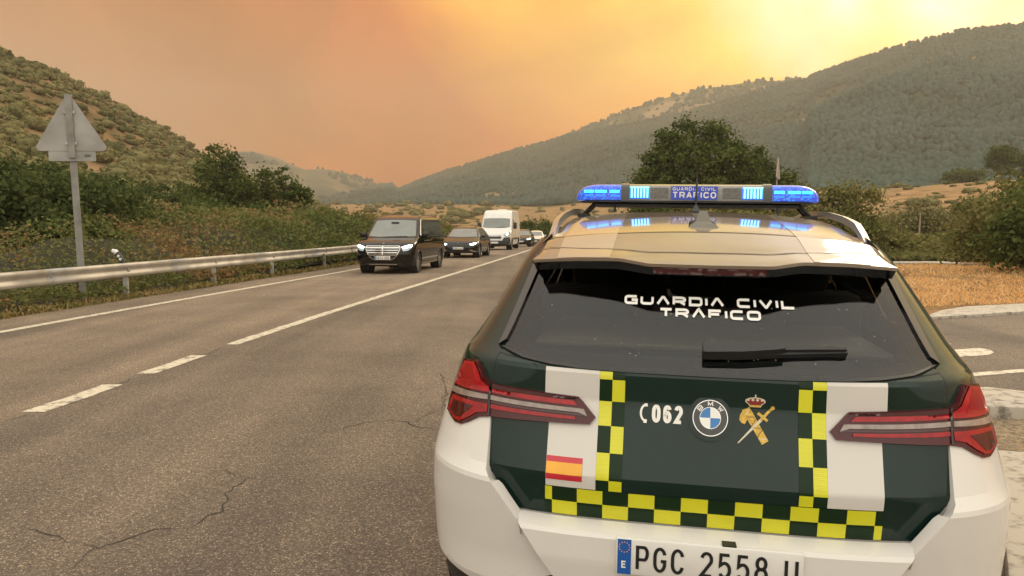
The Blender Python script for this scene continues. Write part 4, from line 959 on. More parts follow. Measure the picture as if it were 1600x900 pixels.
# side glass, windscreen, mirrors, interior
for sg in (-1, 1):
    for (a, b, c, d) in ((1.0, 1.47, 1.47, 1.12), (1.5, 2.37, 2.35, 1.5), (2.4, 3.15, 2.75, 2.4)):
        panel('side_window', [(a, 1.165), (b, 1.165), (c, 1.455), (d, 1.455)] if a > 1.0 else [(.9, 1.19), (1.47, 1.165), (1.47, 1.455), (1.15, 1.455)], PC.sidep(sg), GLASS, pol, .003, 0, .08, (sg, 0, 0))
    panel('window_trim', [(.85, 1.150), (3.25, 1.150), (3.25, 1.168), (.85, 1.168)], PC.sidep(sg), M_GLOSSBLK, pol, .006, .004, .08, (sg, 0, 0))
    for k in range(6):
        panel('side_marking', [(.62 + .30 * k, 1.0), (.77 + .30 * k, 1.0), (.77 + .30 * k, 1.05), (.62 + .30 * k, 1.05)], PC.sidep(sg), M_YEL, pol, .003, .001, .08, (sg, 0, 0))
        panel('side_marking', [(.77 + .30 * k, 1.05), (.92 + .30 * k, 1.05), (.92 + .30 * k, 1.10), (.77 + .30 * k, 1.10)], PC.sidep(sg), M_YEL, pol, .003, .001, .08, (sg, 0, 0))
    for yy in (1.55, 2.55):
        MB().box((sg * (PC.g(1, 1.0) + .022), yy, 1.02), (.018, .20, .022)).build('door_handle', M_GREEN, pol)
    mr_ = bevelled('door_mirror', (sg * 1.02, 2.95, 1.20), (.20, .11, .14), .03, M_GREEN, pol); MB().tube([(sg * .85, 2.98, 1.14), (sg * .96, 2.96, 1.16)], .02, 6).build('mirror_arm', M_BLACK, mr_)
    panel('mirror_glass', [(sg * .935, 1.14), (sg * 1.105, 1.14), (sg * 1.105, 1.26), (sg * .935, 1.26)], lambda a, b: Vector((a, 2.893, b)), M_CHROME, mr_, .001, 0, .1)
panel('windscreen', [(-.72, 1.13), (.72, 1.13), (.60, 1.46), (-.60, 1.46)], PC.farp, glass_mat('clear_glass', (.72, .76, .70), .9), pol, .004, 0, .08, (0, 1, 0))
V = [(-.9, 3.3, 1.09), (.9, 3.3, 1.09), (.9, 4.0, 1.04), (-.9, 4.0, 1.04)]
V = []; nb = 12
for y in np.linspace(3.35, 4.5, nb):
    for x in np.linspace(-.9, .9, 13): V.append((x * (1 - .10 * max(0, y - 3.6)), y, 1.13 - .06 * (y - 3.35) - .10 * max(0, y - 4.1) - .05 * x * x))
mesh('bonnet', V, [(j * 13 + i, j * 13 + i + 1, j * 13 + 14 + i, j * 13 + 13 + i) for j in range(nb - 1) for i in range(12)], M_GREEN, pol)
M_SEAT = mat('seat_cloth', (.02, .02, .021), .85, var=.15, scale=20)
bevelled('floor_trim', (0, 2.0, .62), (1.55, 3.0, .3), .03, M_DARK, pol)
cc = bevelled('cargo_cover', (0, .74, 1.165), (1.17, .72, .02), .008, mat('cargo_cover_vinyl', (.30, .275, .25), .55, var=.04, bump=.2, bscale=300), pol)
for sg in (-1, 1):
    panel('luggage_trim', [(.40, .8), (.40, 1.16), (1.15, 1.16), (1.15, .8)], lambda y, z, sg=sg: Vector((sg * .60, y, z)), M_DARK, pol, 0, 0, .3, (-sg, 0, 0))
    bevelled('rear_seat_back', (sg * .40, 1.22, 1.0), (.56, .16, .62), .05, M_SEAT, pol); bevelled('head_restraint', (sg * .40, 1.24, 1.385), (.30, .11, .17), .045, M_SEAT, pol)
    bevelled('front_seat_back', (sg * .38, 2.05, 1.05), (.52, .16, .66), .06, M_SEAT, pol); bevelled('head_restraint', (sg * .38, 2.07, 1.43), (.28, .11, .19), .045, M_SEAT, pol)
bevelled('rear_seat_back', (0, 1.22, .98), (.26, .15, .56), .05, M_SEAT, pol); bevelled('head_restraint', (0, 1.24, 1.325), (.24, .10, .12), .04, M_SEAT, pol)
bevelled('dashboard', (0, 3.1, 1.02), (1.5, .5, .22), .06, M_SEAT, pol)
roofpanel('headlining', [(-.6, .75), (.6, .75), (.6, 2.75), (-.6, 2.75)], M_DARK, -.03, 0)

# ---------------------------------------------------------------- oncoming traffic
M_WSCREEN = mat('windscreen_glass', (.075, .085, .065), .04, coat=1.0, var=.25, scale=2, spec=.9)
M_SGLASS = mat('privacy_glass', (.010, .010, .011), .04, coat=.6, spec=.8)
M_BEAM = mat('lit_headlight', (.6, .65, .65), .2, emis=(.75, .93, 1.0), estr=9.0); M_BEAM2 = mat('dim_headlight', (.35, .4, .4), .1, coat=1.0, emis=(.6, .85, .9), estr=.35)
def plate(parent, z, text, surf, w=.52, h=.11):
    y = surf(0, z).y - .012
    p = bevelled('number_plate', (0, y, z), (w, .02, h), .004, M_PLATE, parent)
    P2 = lambda a, b: Vector((a, y - .011, b))
    if text: lettering('plate_character', text, -.2, .24, z - .038, .076, P2, M_INK, p, 'round', .14, .3, .62, .002, .34)
    panel('country_band', [(-w / 2 + .005, z - h / 2 + .004), (-w / 2 + .045, z - h / 2 + .004), (-w / 2 + .045, z + h / 2 - .004), (-w / 2 + .005, z + h / 2 - .004)], P2, M_EUBLUE, p, .001, 0, .1)
def both(fn):
    for sg in (1, -1): fn(sg, (lambda q: q) if sg > 0 else mirror_pt)
def car_common(sh, o, body, zs, wy, wr, ns=40, arch_m=None, name='body'):
    sh.build(name, zs, body, o, skip=arch_skip(wy, wr), cap=True, ns=ns, sharp=.7)
    MB().box((0, (wy[0] + wy[1]) / 2, .24), (sh.g(1, .5) * 1.7, wy[1] - wy[0] + 1.0, .02)).build('underbody', M_DARK, o)
    arches(sh, o, wy, wr, wr + .045, arch_m)
    for y in wy:
        for sg in (-1, 1): wheel(o, sg * (sh.g(1, .5) - .12), y, wr, .23)
def mirrors(o, x, y, z, m, d=(.20, .10, .15)):
    for sg in (-1, 1):
        k = bevelled('door_mirror', (sg * (x + .12), y, z), d, .035, m, o); MB().tube([(sg * (x - .06), y + .03, z - .05), (sg * (x + .06), y + .01, z - .04)], .022, 6).build('mirror_arm', M_BLACK, k)
YAW = -R(7.3)
# black people carrier
van = empty('people_carrier', (-4.12, 24.45, 0), (0, 0, YAW)); tag(van, 'black people carrier with chrome grille and lit headlights leading the queue', 'van')
M_VBLK = mat('black_car_paint', (.0035, .0033, .0035), .3, coat=1.0, var=.1, spec=0.)
VS = Shell([(.2, .14), (.30, .06), (.45, .02), (.62, .0), (.85, .03), (.95, .09), (1.0, .17), (1.06, .36), (1.16, .92), (1.20, 1.0), (1.74, 1.66), (1.80, 1.80), (1.85, 2.02), (1.885, 2.4), (1.90, 2.9)],
           [(.2, .88), (.32, .94), (.6, .965), (.95, .965), (1.1, .95), (1.2, .935), (1.74, .80), (1.80, .77), (1.85, .72), (1.885, .60), (1.90, .35)],
           [(.2, .42), (.9, .48), (1.06, .55), (1.16, .40), (1.74, .22), (1.9, .15)],
           [(.2, 5.0), (.6, 5.12), (1.1, 5.1), (1.7, 4.95), (1.85, 4.8), (1.9, 4.3)], [(.2, .3), (1.9, .3)])
car_common(VS, van, M_VBLK, [.26, .32, .40, .5, .6, .7, .78, .85, .90, .95, .98, 1.0, 1.03, 1.06, 1.09, 1.12, 1.16, 1.20, 1.3, 1.4, 1.5, 1.6, 1.68, 1.74, 1.77, 1.80, 1.83, 1.85, 1.87, 1.885, 1.895, 1.90], (.92, 4.12), .35, arch_m=M_VBLK)
panel('windscreen', [(-.80, 1.20), (-.4, 1.175), (0, 1.17), (.4, 1.175), (.80, 1.20), (.685, 1.71), (.3, 1.735), (-.3, 1.735), (-.685, 1.71)], VS.near, M_WSCREEN, van, .006, .008, .06)
panel('cowl', [(-.86, 1.165), (0, 1.15), (.86, 1.165), (.80, 1.2), (.4, 1.175), (0, 1.17), (-.4, 1.175), (-.80, 1.2)], VS.near, M_BLACK, van, .010, .01, .05)
gsh = [(-.53, .905), (.53, .905), (.575, .86), (.55, .76), (.48, .62), (.40, .52), (.28, .455), (-.28, .455), (-.40, .52), (-.48, .62), (-.55, .76), (-.575, .86)]
panel('grille_surround', gsh, VS.near, M_CHROME, van, .018, .02, .04)
grl = panel('grille', [(a * .955, .68 + (b - .68) * .93) for a, b in gsh], VS.near, M_GLOSSBLK, van, .0195, .004, .04)
for i, zz in enumerate((.84, .765, .69, .615)):
    w = float(np.interp(zz, [.455, .52, .62, .76, .86], [.28, .39, .46, .53, .55])) - .02
    panel('grille_bar', [(-w, zz - .014), (w, zz - .014), (w, zz + .014), (-w, zz + .014)], VS.near, M_CHROME, grl, .034, .012, .06)
panel('grille_centre', [(-.018, .56), (.018, .56), (.022, .89), (-.022, .89)], VS.near, M_CHROME, grl, .036, .012, .06)
MB().lathe([(.001, 0), (.035, 0), (.035, .012), (.001, .012)], (0, .10, .985), 'y', 16).build('bonnet_badge', M_CHROME, van)
plate(van, .525, '5214 NDL', lambda a, b: VS.near(a, b) - Vector((0, .03, 0)))
def hl(sg, f):
    h = panel('headlight', f([(.585, .86), (.60, .77), (.66, .72), (.80, .745), (.895, .83), (.90, .955), (.80, .94), (.68, .90)]), VS.near, M_GLOSSBLK, van, .010, .015, .04)
    panel('light_strip', f([(.60, .855), (.68, .895), (.80, .93), (.885, .94), (.885, .87), (.78, .845), (.66, .82)]), VS.near, M_BEAM, h, .013, .002, .04)
    panel('light_glow', f([(.61, .80), (.66, .735), (.80, .76), (.885, .84), (.885, .865), (.78, .84), (.66, .815)]), VS.near, M_BEAM2, h, .0125, .002, .04)
    panel('side_window', [(1.55, 1.22), (4.7, 1.24), (4.62, 1.66), (1.95, 1.70)], VS.sidep(sg), M_SGLASS, van, .006, .006, .15, (sg, 0, 0))
    panel('belt_trim', [(1.3, 1.175), (4.8, 1.195), (4.8, 1.215), (1.4, 1.195)], VS.sidep(sg), M_CHROME, van, .012, .012, .2, (sg, 0, 0))
    panel('sill_trim', [(1.4, .28), (3.65, .28), (3.65, .33), (1.4, .33)], VS.sidep(sg), M_CHROME, van, .012, .012, .2, (sg, 0, 0))
    for yy in (2.0, 2.35): MB().box((sg * .985, yy, 1.05), (.03, .2, .03)).build('door_handle', M_CHROME, van)
    MB().tube([(sg * .70, 1.95, 1.855), (sg * .70, 2.2, 1.90), (sg * .70, 4.4, 1.90), (sg * .70, 4.6, 1.85)], .018, 6).build('roof_rail', M_CHROME, van)
    MB().tube([(sg * .1 - .2, .93, 1.175), (sg * .1 + .45, .98, 1.20)], .012, 5).build('wiper', M_BLACK, van)
both(hl)
panel('lower_intake', [(-.62, .36), (.62, .36), (.70, .28), (-.70, .28)], VS.near, M_BLACK, van, .008, .01, .06)
panel('bumper_trim', [(-.46, .305), (.46, .305), (.46, .335), (-.46, .335)], VS.near, M_CHROME, van, .016, .012, .06)
MB().box((0, 1.52, 1.64), (.25, .06, .06)).build('rear_view_mirror', M_BLACK, van)
mirrors(van, .94, 1.35, 1.24, M_VBLK, (.22, .12, .20))

def hatch(name, loc, yaw, label, paint, H=1.5, W=.92, Ln=4.4, beam=M_BEAM, group=None, plate_text=None, sport=False, glow=True):
    o = empty(name, loc, (0, 0, yaw)); tag(o, label, 'car', group)
    k = H / 1.5
    sh = Shell([(.2, .12), (.32, .03), (.5, .0), (.62, .03), (.72, .10), (.78, .22), (.86, .55), (.95 * k, .98), (.99 * k, 1.06), (1.36 * k, 1.70), (1.42 * k, 1.9), (1.47 * k, 2.2), (1.495 * k, 2.6), (1.5 * k, 2.9)],
               [(.2, W - .08), (.35, W - .02), (.6, W), (.8, W - .01), (.93, W - .06), (1.0 * k, W - .10), (1.36 * k, W - .30), (1.42 * k, W - .35), (1.47 * k, W - .46), (1.5 * k, .25)],
               [(.2, .4), (.6, .5), (.8, .6), (.95, .35), (1.4 * k, .22), (1.5 * k, .15)],
               [(.2, Ln - .1), (.6, Ln), (.95, Ln - .1), (1.3 * k, Ln - .5), (1.45 * k, Ln - .8), (1.5 * k, 3.2)], [(.2, .4), (1.5, .3)])
    car_common(sh, o, paint, [.24, .30, .36, .44, .5, .56, .62, .68, .72, .75, .78, .82, .86, .90, .95 * k, .99 * k, 1.06 * k, 1.15 * k, 1.25 * k, 1.36 * k, 1.39 * k, 1.42 * k, 1.45 * k, 1.47 * k, 1.485 * k, 1.495 * k, 1.5 * k], (.86, 3.55), .34, 30)
    wb = W - .20
    panel('windscreen', [(-wb, .99 * k), (0, .965 * k), (wb, .99 * k), (W - .36, 1.345 * k), (0, 1.365 * k), (-W + .36, 1.345 * k)], sh.near, M_WSCREEN, o, .006, .008, .08)
    g = panel('grille', [(-.50, .66), (.50, .66), (.46, .50), (.34, .42), (-.34, .42), (-.46, .50)], sh.near, M_BLACK, o, .008, .01, .06)
    panel('grille_bar', [(-.48, .60), (.48, .60), (.48, .615), (-.48, .615)], sh.near, M_GLOSSBLK, g, .014, .006, .1)
    panel('lower_intake', [(-.60, .37), (.60, .37), (.66, .28), (-.66, .28)], sh.near, M_BLACK, o, .008, .01, .06)
    MB().lathe([(.001, 0), (.04, 0), (.04, .01), (.001, .01)], (0, sh.near(0, .70).y - .01, .70), 'y', 14).build('badge', M_CHROME, o)
    plate(o, .47, plate_text, lambda a, b: sh.near(a, b) - Vector((0, .015, 0)))
    def sd(sg, f):
        h = panel('headlight', f([(.50, .655), (.56, .60), (.70, .60), (.82, .63), (.86, .72), (.80, .755), (.66, .715)]), sh.near, M_GLOSSBLK, o, .008, .01, .05)
        panel('light_strip', f([(.53, .655), (.60, .615), (.74, .625), (.84, .70), (.80, .735), (.66, .70)]), sh.near, beam, h, .011, .002, .05)
        if sport: panel('bumper_fin', f([(.52, .40), (.56, .41), (.86, .33), (.86, .30), (.60, .33)]), sh.near, M_CHROME, o, .014, .015, .06)
        panel('side_window', [(1.45, 1.02 * k), (3.5, 1.05 * k), (3.2, 1.33 * k), (1.95, 1.36 * k)], sh.sidep(sg), M_SGLASS, o, .006, .006, .15, (sg, 0, 0))
        MB().tube([(sg * (W - .42), 1.9, 1.44 * k), (sg * (W - .42), 2.1, 1.5 * k), (sg * (W - .42), 3.2, 1.5 * k), (sg * (W - .42), 3.4, 1.43 * k)], .015, 5).build('roof_rail', M_BLACK, o)
        MB().box((sg * (W + .0), 2.3, .80), (.03, .2, .03)).build('door_handle', paint, o)
    both(sd)
    mirrors(o, W - .08, 1.45, 1.0 * k, paint, (.19, .10, .13))
    return o
hatch('oncoming_car', (-2.55, 36.2, 0), YAW, 'black crossover with bright angular headlights behind the people carrier', mat('black_crossover_paint', (.005, .0048, .005), .3, coat=1.0, spec=0.), 1.52, .93, 4.45, plate_text='7003 LWC', sport=True)
hatch('oncoming_car', (.72, 66, rz(66)), -R(6.2), 'dark small car with lit headlights following the white van', mat('dark_hatch_paint', (.01, .0095, .01), .3, coat=1.0, spec=0.), 1.5, .90, 4.2)
hatch('oncoming_car', (2.25, 76, rz(76)), -R(6.0), 'white car at the tail of the queue', mat('white_hatch_paint', (.62, .60, .56), .3, coat=1.0), 1.5, .90, 4.2, beam=M_BEAM2)
# white panel van
bx = empty('panel_van', (-1.12, 48.2, 0), (0, 0, YAW)); tag(bx, 'tall white panel van with black bumper in the middle of the queue', 'van')
BS = Shell([(.25, .10), (.4, .02), (.6, .0), (.85, .03), (1.0, .10), (1.1, .22), (1.22, .55), (1.30, .72), (1.36, .80), (1.98, 1.30), (2.2, 1.46), (2.38, 1.62), (2.46, 1.74), (2.51, 1.95), (2.54, 2.4)],
           [(.25, .96), (.5, 1.01), (1.0, 1.02), (1.36, 1.0), (2.0, .95), (2.38, .90), (2.46, .87), (2.51, .80), (2.54, .5)],
           [(.25, .4), (1.0, .45), (1.36, .35), (2.0, .22), (2.54, .2)], [(.25, 5.4), (2.4, 5.4), (2.54, 5.2)], [(.25, .15), (2.54, .15)])
car_common(BS, bx, mat('white_van_paint', (.66, .64, .60), .35, coat=.6), [.30, .4, .5, .6, .72, .85, .93, 1.0, 1.05, 1.1, 1.16, 1.22, 1.30, 1.36, 1.5, 1.65, 1.8, 1.98, 2.1, 2.2, 2.3, 2.38, 2.42, 2.46, 2.49, 2.51, 2.53, 2.54], (.95, 4.4), .35)
panel('windscreen', [(-.86, 1.42), (-.6, 1.37), (0, 1.36), (.6, 1.37), (.86, 1.42), (.84, 1.96), (.5, 1.99), (-.5, 1.99), (-.84, 1.96)], BS.near, M_WSCREEN, bx, .008, .01, .08)
panel('bumper', [(-.98, .30), (.98, .30), (.985, .62), (.95, .80), (.62, .78), (.50, .58), (-.50, .58), (-.62, .78), (-.95, .80), (-.985, .62)], BS.near, mat('grey_bumper', (.045, .045, .047), .6), bx, .012, .02, .08)
panel('grille', [(-.52, .93), (.52, .93), (.48, .66), (-.48, .66)], BS.near, M_CHROME, bx, .010, .012, .08); panel('grille_mesh', [(-.48, .90), (.48, .90), (.44, .69), (-.44, .69)], BS.near, M_BLACK, bx, .014, .004, .08)
plate(bx, .46, None, lambda a, b: BS.near(a, b) - Vector((0, .02, 0)))
def bxs(sg, f):
    h = panel('headlight', f([(.60, .96), (.70, .82), (.94, .88), (.98, 1.08), (.90, 1.14), (.72, 1.05)]), BS.near, mat('unlit_headlight', (.25, .26, .26), .1, coat=1.0), bx, .012, .012, .05)
    if sg > 0: panel('lit_lamp', [(.72, .93), (.84, .93), (.86, 1.04), (.76, 1.03)], BS.near, M_BEAM, h, .016, .002, .05)
    panel('side_window', [(1.45, 1.38), (2.3, 1.38), (2.3, 1.92), (1.75, 1.92)], BS.sidep(sg), M_SGLASS, bx, .006, .006, .15, (sg, 0, 0))
    panel('rub_strip', [(1.5, .62), (3.9, .62), (3.9, .74), (1.5, .74)], BS.sidep(sg), M_BLACK, bx, .012, .012, .2, (sg, 0, 0))
    k = bevelled('door_mirror', (sg * 1.16, 1.35, 1.52), (.20, .14, .42), .04, M_BLACK, bx); MB().tube([(sg * .98, 1.4, 1.42), (sg * 1.12, 1.37, 1.42)], .02, 5).build('mirror_arm', M_BLACK, k)
both(bxs)
MB().box((.18, 2.6, 2.56), (.5, .6, .06)).build('roof_vent', M_PLATE, bx)
MB().tube([(0, .80, 1.38), (.5, .84, 1.41)], .012, 5).build('wiper', M_BLACK, bx)

# ---------------------------------------------------------------- guardrail, sign, marker posts
M_GALV = mat('galvanised_steel', (.40, .38, .345), .5, .45, var=.22, scale=2.5, bump=.1, bscale=30)
RAILX = [(-15, -10.6), (0, -9.75), (8, -9.15), (12, -8.78), (16.5, -8.2), (20, -7.72), (23.2, -7.2), (27.5, -6.62), (40, -5.1), (60, -2.6), (90, 1.3)]
def rx(y): return float(np.interp(y, *zip(*RAILX)))
rail = empty('guardrail', (rx(16), 16, 0)); tag(rail, 'weathered steel crash barrier along the far side of the road', 'guardrail')
prof = [(-.0, .745), (.028, .735), (.040, .715), (.044, .69), (.040, .665), (.014, .625), (.008, .598), (.014, .57), (.040, .53), (.044, .505), (.040, .48), (.028, .46), (0, .45)]
segs = np.arange(-10, 86, 4.0)
for i, y0 in enumerate(segs):
    V = []; n = len(prof); ys = np.linspace(y0, y0 + 4.0, 5)
    for y in ys:
        for (a, z) in prof: V.append((rx(y) + a + (.003 if i % 2 else 0) - rail.location.x, y - 16, z + rz(y) + .02))
    o = mesh('rail_beam', V, [(j * n + k, j * n + n + k, j * n + n + k + 1, j * n + k + 1) for j in range(4) for k in range(n - 1)], M_GALV, rail); o.modifiers.new('thickness', 'SOLIDIFY').thickness = .004
    y = y0 + .12; mb = MB()
    for z in (.52, .68): mb.lathe([(.001, .03), (.014, .028), (.016, .0)], (rx(y) + .040 - rail.location.x, y - 16, z + rz(y) + .02), 'x', 8)
    mb.lathe([(.001, .02), (.02, .018), (.022, -.03)], (rx(y) + .010 - rail.location.x, y - 16, .6 + rz(y) + .02), 'x', 8)
    mb.build('bolt', M_GALV, rail)['kind'] = 'stuff'
for y in (-8, -4, 0, 4, 8, 12, 16.4, 20, 23.2, 27.4, 31.4, 35.4, 39.4, 43.4, 47.4, 51.4):
    x = rx(y) - .07 - rail.location.x
    MB().box((x, y - 16, .32 + rz(y)), (.10, .006, .80)).box((x - .05, y - 16 + .025, .32 + rz(y)), (.006, .05, .80)).box((x + .05, y - 16 + .025, .32 + rz(y)), (.006, .05, .80)).build('post', M_GALV, rail, False)
    MB().box((x + .075, y - 16, .60 + rz(y)), (.05, .09, .12)).build('spacer', M_GALV, rail, False)

def road_sign(name, base, h, size, lean, yaw, label, back, plate_below=True, post_w=.06):
    t = empty(name, base, (lean[1], lean[0], yaw)); tag(t, label, 'road sign')
    MB().box((0, 0, h / 2 - .1), (post_w, .05, h + .2)).build('post', mat('dull_galvanised_post', (.24, .23, .21), .6, .3, var=.25, scale=4), t, False)
    zc = h - size * .62; P = []
    for k in range(3):
        a = math.pi / 2 + 2 * math.pi * k / 3; c = Vector((math.cos(a), math.sin(a))) * (size * .577 - .09)
        for j in range(7): b = a - math.pi / 3 + 2 * math.pi / 3 * j / 6; P.append(c + Vector((math.cos(b), math.sin(b))) * .07)
    n = len(P); o_ = h - .02 - max(p.y for p in P)
    V = [(p.x, -.03, p.y + o_) for p in P] + [(p.x, -.055, p.y + o_) for p in P]
    MB().add(V, [tuple(range(n))[::-1], tuple(range(n, 2 * n))] + [(i, (i + 1) % n, n + (i + 1) % n, n + i) for i in range(n)]).build('sign_plate', mat('sign_back_grey', (.31, .30, .28), .55, .2, var=.2, scale=2.5, bump=.1, bscale=8), t, True, .5)
    sg_ = 1 if back else -1
    R_ = [Vector((p.x, p.y)) * 1.0 for p in P]
    mb = MB(); rim = [((p.x) * 1.015, -.02, (p.y) * 1.015 + o_) for p in P] + [((p.x) * 1.015, -.028, (p.y) * 1.015 + o_) for p in P]
    mb.add(rim, [tuple(range(n))[::-1]] + [(i, (i + 1) % n, n + (i + 1) % n, n + i) for i in range(n)]); mb.build('red_border', mat('sign_red', (.42, .045, .035), .5), t, True, .5)
    MB().add([(p.x * .74, -.0185, p.y * .74 + o_) for p in P], [tuple(range(n))[::-1]]).build('sign_face', mat('sign_white', (.7, .68, .64), .4), t, False)
    zb = min(p.y for p in P) + o_
    if plate_below:
        MB().box((0, -.04, zb - .10), (.82, .025, .19)).build('supplementary_plate', MATS['sign_back_grey'], t, False)
        MB().box((.27, -.055, zb - .09), (.11, .004, .045)).build('maker_label', mat('label_grey', (.10, .10, .10), .5), t, False)
    return t
for q in ('x',):
    b = Vector((rx(15.3) - .22, 15.3, 0))
    sg_h = (EYE + (HORIZON - 152) / FPX * b.y) * 1.0
    s = road_sign('warning_sign', (b.x, b.y, 0), sg_h, 1.24, (-.024, 0), R(18), 'back of a triangular warning sign on a leaning grey post behind the guardrail', True, True, .12)
    # the face looks away from the camera: the plate's back and brackets are towards us
    for z in (sg_h - .35, sg_h - .95): MB().box((0, -.066, z), (.2, .03, .05)).build('bracket', M_GALV, s, False)
    MB().box((0, -.075, sg_h - .62), (.125, .035, 1.22)).build('mounting_channel', MATS['dull_galvanised_post'], s, False)
p2 = at_dist(1212, 340, 34)
road_sign('warning_sign', (p2.x, p2.y, gz(p2.x, p2.y)), 4.4, 1.0, (.01, 0), R(63), 'triangular sign seen edge-on behind the right end of the light bar', False, False)
# bent black and white marker post
mk = empty('marker_post', (rx(16.6) - .18, 16.6, 0), (0, R(-4), 0)); tag(mk, 'bent black and white marker post sticking up behind the guardrail', 'marker post')
mp_ = MB(); mp_.tube([(0, 0, 0), (0, 0, .72), (-.01, 0, .80), (-.06, 0, .92), (-.12, 0, 1.0)], [.05, .05, .055, .055, .05], 10); mp_.build('body', M_BLACK, mk)
mp_ = MB(); mp_.tube([(-.10, 0, .975), (-.13, 0, 1.005), (-.19, 0, 1.03), (-.21, -.0, 1.01)], [.056, .058, .045, .012], 10); mp_.build('cap', M_PLATE, mk)
for z, x in ((.84, -.02), (.91, -.055)): MB().lathe([(.001, -.062), (.03, -.06), (.032, -.05)], (x, 0, z), 'y', 12).build('reflector', M_PLATE, mk)

# ---------------------------------------------------------------- vegetation
L_BRAMBLE = leaf_mat('bramble_leaf', [(.028, .036, .012), (.05, .062, .02), (.07, .08, .026), (.10, .095, .036), (.15, .085, .042), (.12, .07, .035)], .30, .25, .72)
L_GREEN = leaf_mat('green_bush_leaf', [(.020, .030, .011), (.040, .052, .018), (.068, .08, .029)], .6, .3, .4)
L_OAK = leaf_mat('oak_leaf', [(.016, .026, .008), (.04, .054, .014), (.075, .085, .026)], .5, .3, .35)
L_OLIVE = leaf_mat('olive_scrub_leaf', [(.045, .047, .020), (.085, .080, .034), (.135, .118, .052), (.07, .072, .030)], .06, .2, .6)
L_HEDGE = leaf_mat('hedge_leaf', [(.035, .042, .014), (.07, .075, .024), (.12, .10, .04), (.09, .10, .032)], .4, .25, .55)
L_FOREST = leaf_mat('forest_canopy', [(.023, .036, .031), (.031, .046, .039), (.042, .057, .047)], .012, .1, .5)
L_STRAW = leaf_mat('straw_blade', [(.30, .17, .07), (.44, .28, .13), (.34, .21, .10)], .5, .3, .5)
L_WEED = leaf_mat('weed_blade', [(.13, .095, .04), (.09, .10, .03), (.22, .15, .07), (.06, .075, .02)], .7, .3, .55)
M_TWIG = mat('bramble_stem_mass', (.030, .028, .013), 1.0, var=.4, scale=1.5, bump=.5, bscale=6)

def undergrowth(name, P, Q, hfun, n, size, m, label, fr=None):
    """thicket between a front line P and a back line Q (lists of (x,y)); hfun(u,v) gives its height"""
    P = np.array(P, float); Q = np.array(Q, float); k = np.linspace(0, 1, len(P))
    def pos(u, v):
        a = np.stack([np.interp(u, k, P[:, i]) for i in (0, 1)], -1); b = np.stack([np.interp(u, k, Q[:, i]) for i in (0, 1)], -1)
        return a + (b - a) * v[..., None]
    nu, nv = 160, 14; U, Vv = np.meshgrid(np.linspace(0, 1, nu), np.linspace(0, 1, nv)); XY = pos(U.ravel(), Vv.ravel())
    Z = np.array([gz(x, y) - .15 + .78 * hfun(u, v, x, y) for (x, y), u, v in zip(XY, U.ravel(), Vv.ravel())])
    idx = np.arange(nv - 1)[:, None] * nu + np.arange(nu - 1)[None, :]
    core = link(name, np_mesh(name, np.c_[XY, Z], np.stack([idx, idx + 1, idx + nu + 1, idx + nu], -1).reshape(-1, 4), M_TWIG, True))
    tag(core, label, 'undergrowth', None, 'stuff')
    u = RNG.random(n); v = RNG.random(n) ** 1.6; XY = pos(u, v)
    H = np.array([hfun(a, b, x, y) for a, b, (x, y) in zip(u, v, XY)]); g = np.array([gz(x, y) for x, y in XY])
    w = RNG.random(n); Z = g + H * (1 - .42 * w ** 1.5) + RNG.normal(0, .05, n) * np.maximum(.3, H) + .03
    C = np.c_[XY + RNG.normal(0, .10, (n, 2)), Z]; d = np.hypot(C[:, 0], C[:, 1])
    out = np.c_[-XY / np.linalg.norm(XY, axis=1)[:, None] * .6 * w[:, None], .7 - .5 * w]
    V, F = leaf_quads(C, size * (.55 + .9 * RNG.random(n)) * np.clip(d / 22, .75, 2.2), .2, out, .62)
    lv = link('leaves', np_mesh('leaves', V, F, m), core); lv['kind'] = 'stuff'
    return core
def fbm(x, y, s, z=0): return mnoise.noise((x * s, y * s, z)) + .5 * mnoise.noise((x * s * 2.1, y * s * 2.1, z + 9)) + .25 * mnoise.noise((x * s * 4.3, y * s * 4.3, z + 19))

# left: bramble bank behind the guardrail
yy = np.linspace(3, 84, 24)
def hl_bramble(u, v, x, y):
    base = float(np.interp(y, [3, 11, 14, 18, 22, 27, 32, 40, 55, 84], [.9, 1.1, 1.25, 1.25, 1.45, 1.8, 1.9, 1.65, 1.5, 1.2]))
    return max(.08, base * (.25 + .85 * float(sst(-.02, .42, v))) * (1 + .38 * fbm(x, y, .35)) )
undergrowth('bramble_bank', [(rx(y) - .12, y) for y in yy], [(rx(y) - 7.5, y + 1.5) for y in yy], hl_bramble, 130000, .095, L_BRAMBLE, 'reddish green bramble bank behind the guardrail')
def hl_weed(u, v, x, y): return max(.02, (.10 + .22 * v) * (1 + .9 * fbm(x, y, .8, 4)))
undergrowth('roadside_weeds', [(cx(y) - 5.2, y) for y in yy], [(rx(y) + .1 if rx(y) + .1 < cx(y) - 5.5 else cx(y) - 6.2, y) for y in yy], hl_weed, 26000, .08, L_WEED, 'low dry weeds between asphalt and guardrail')
# right: hedge beyond the straw
def hr(u, v, x, y):
    t = x / y
    base = float(np.interp(t, [.30, .40, .47, .54, .60, .66, .75], [1.9, 1.45, 1.0, .92, 1.05, 1.5, 1.8]))
    return max(.08, base * (.12 + 1.0 * float(sst(-.05, .5, v))) * (1 + .32 * fbm(x, y, .4, 3)))
az = np.radians(np.linspace(12, 44, 20))
undergrowth('bramble_hedge', [(math.tan(a) * 31, 31) for a in az], [(math.tan(a) * 41, 41) for a in az], hr, 62000, .17, L_HEDGE, 'olive green bramble hedge behind the strip of straw')

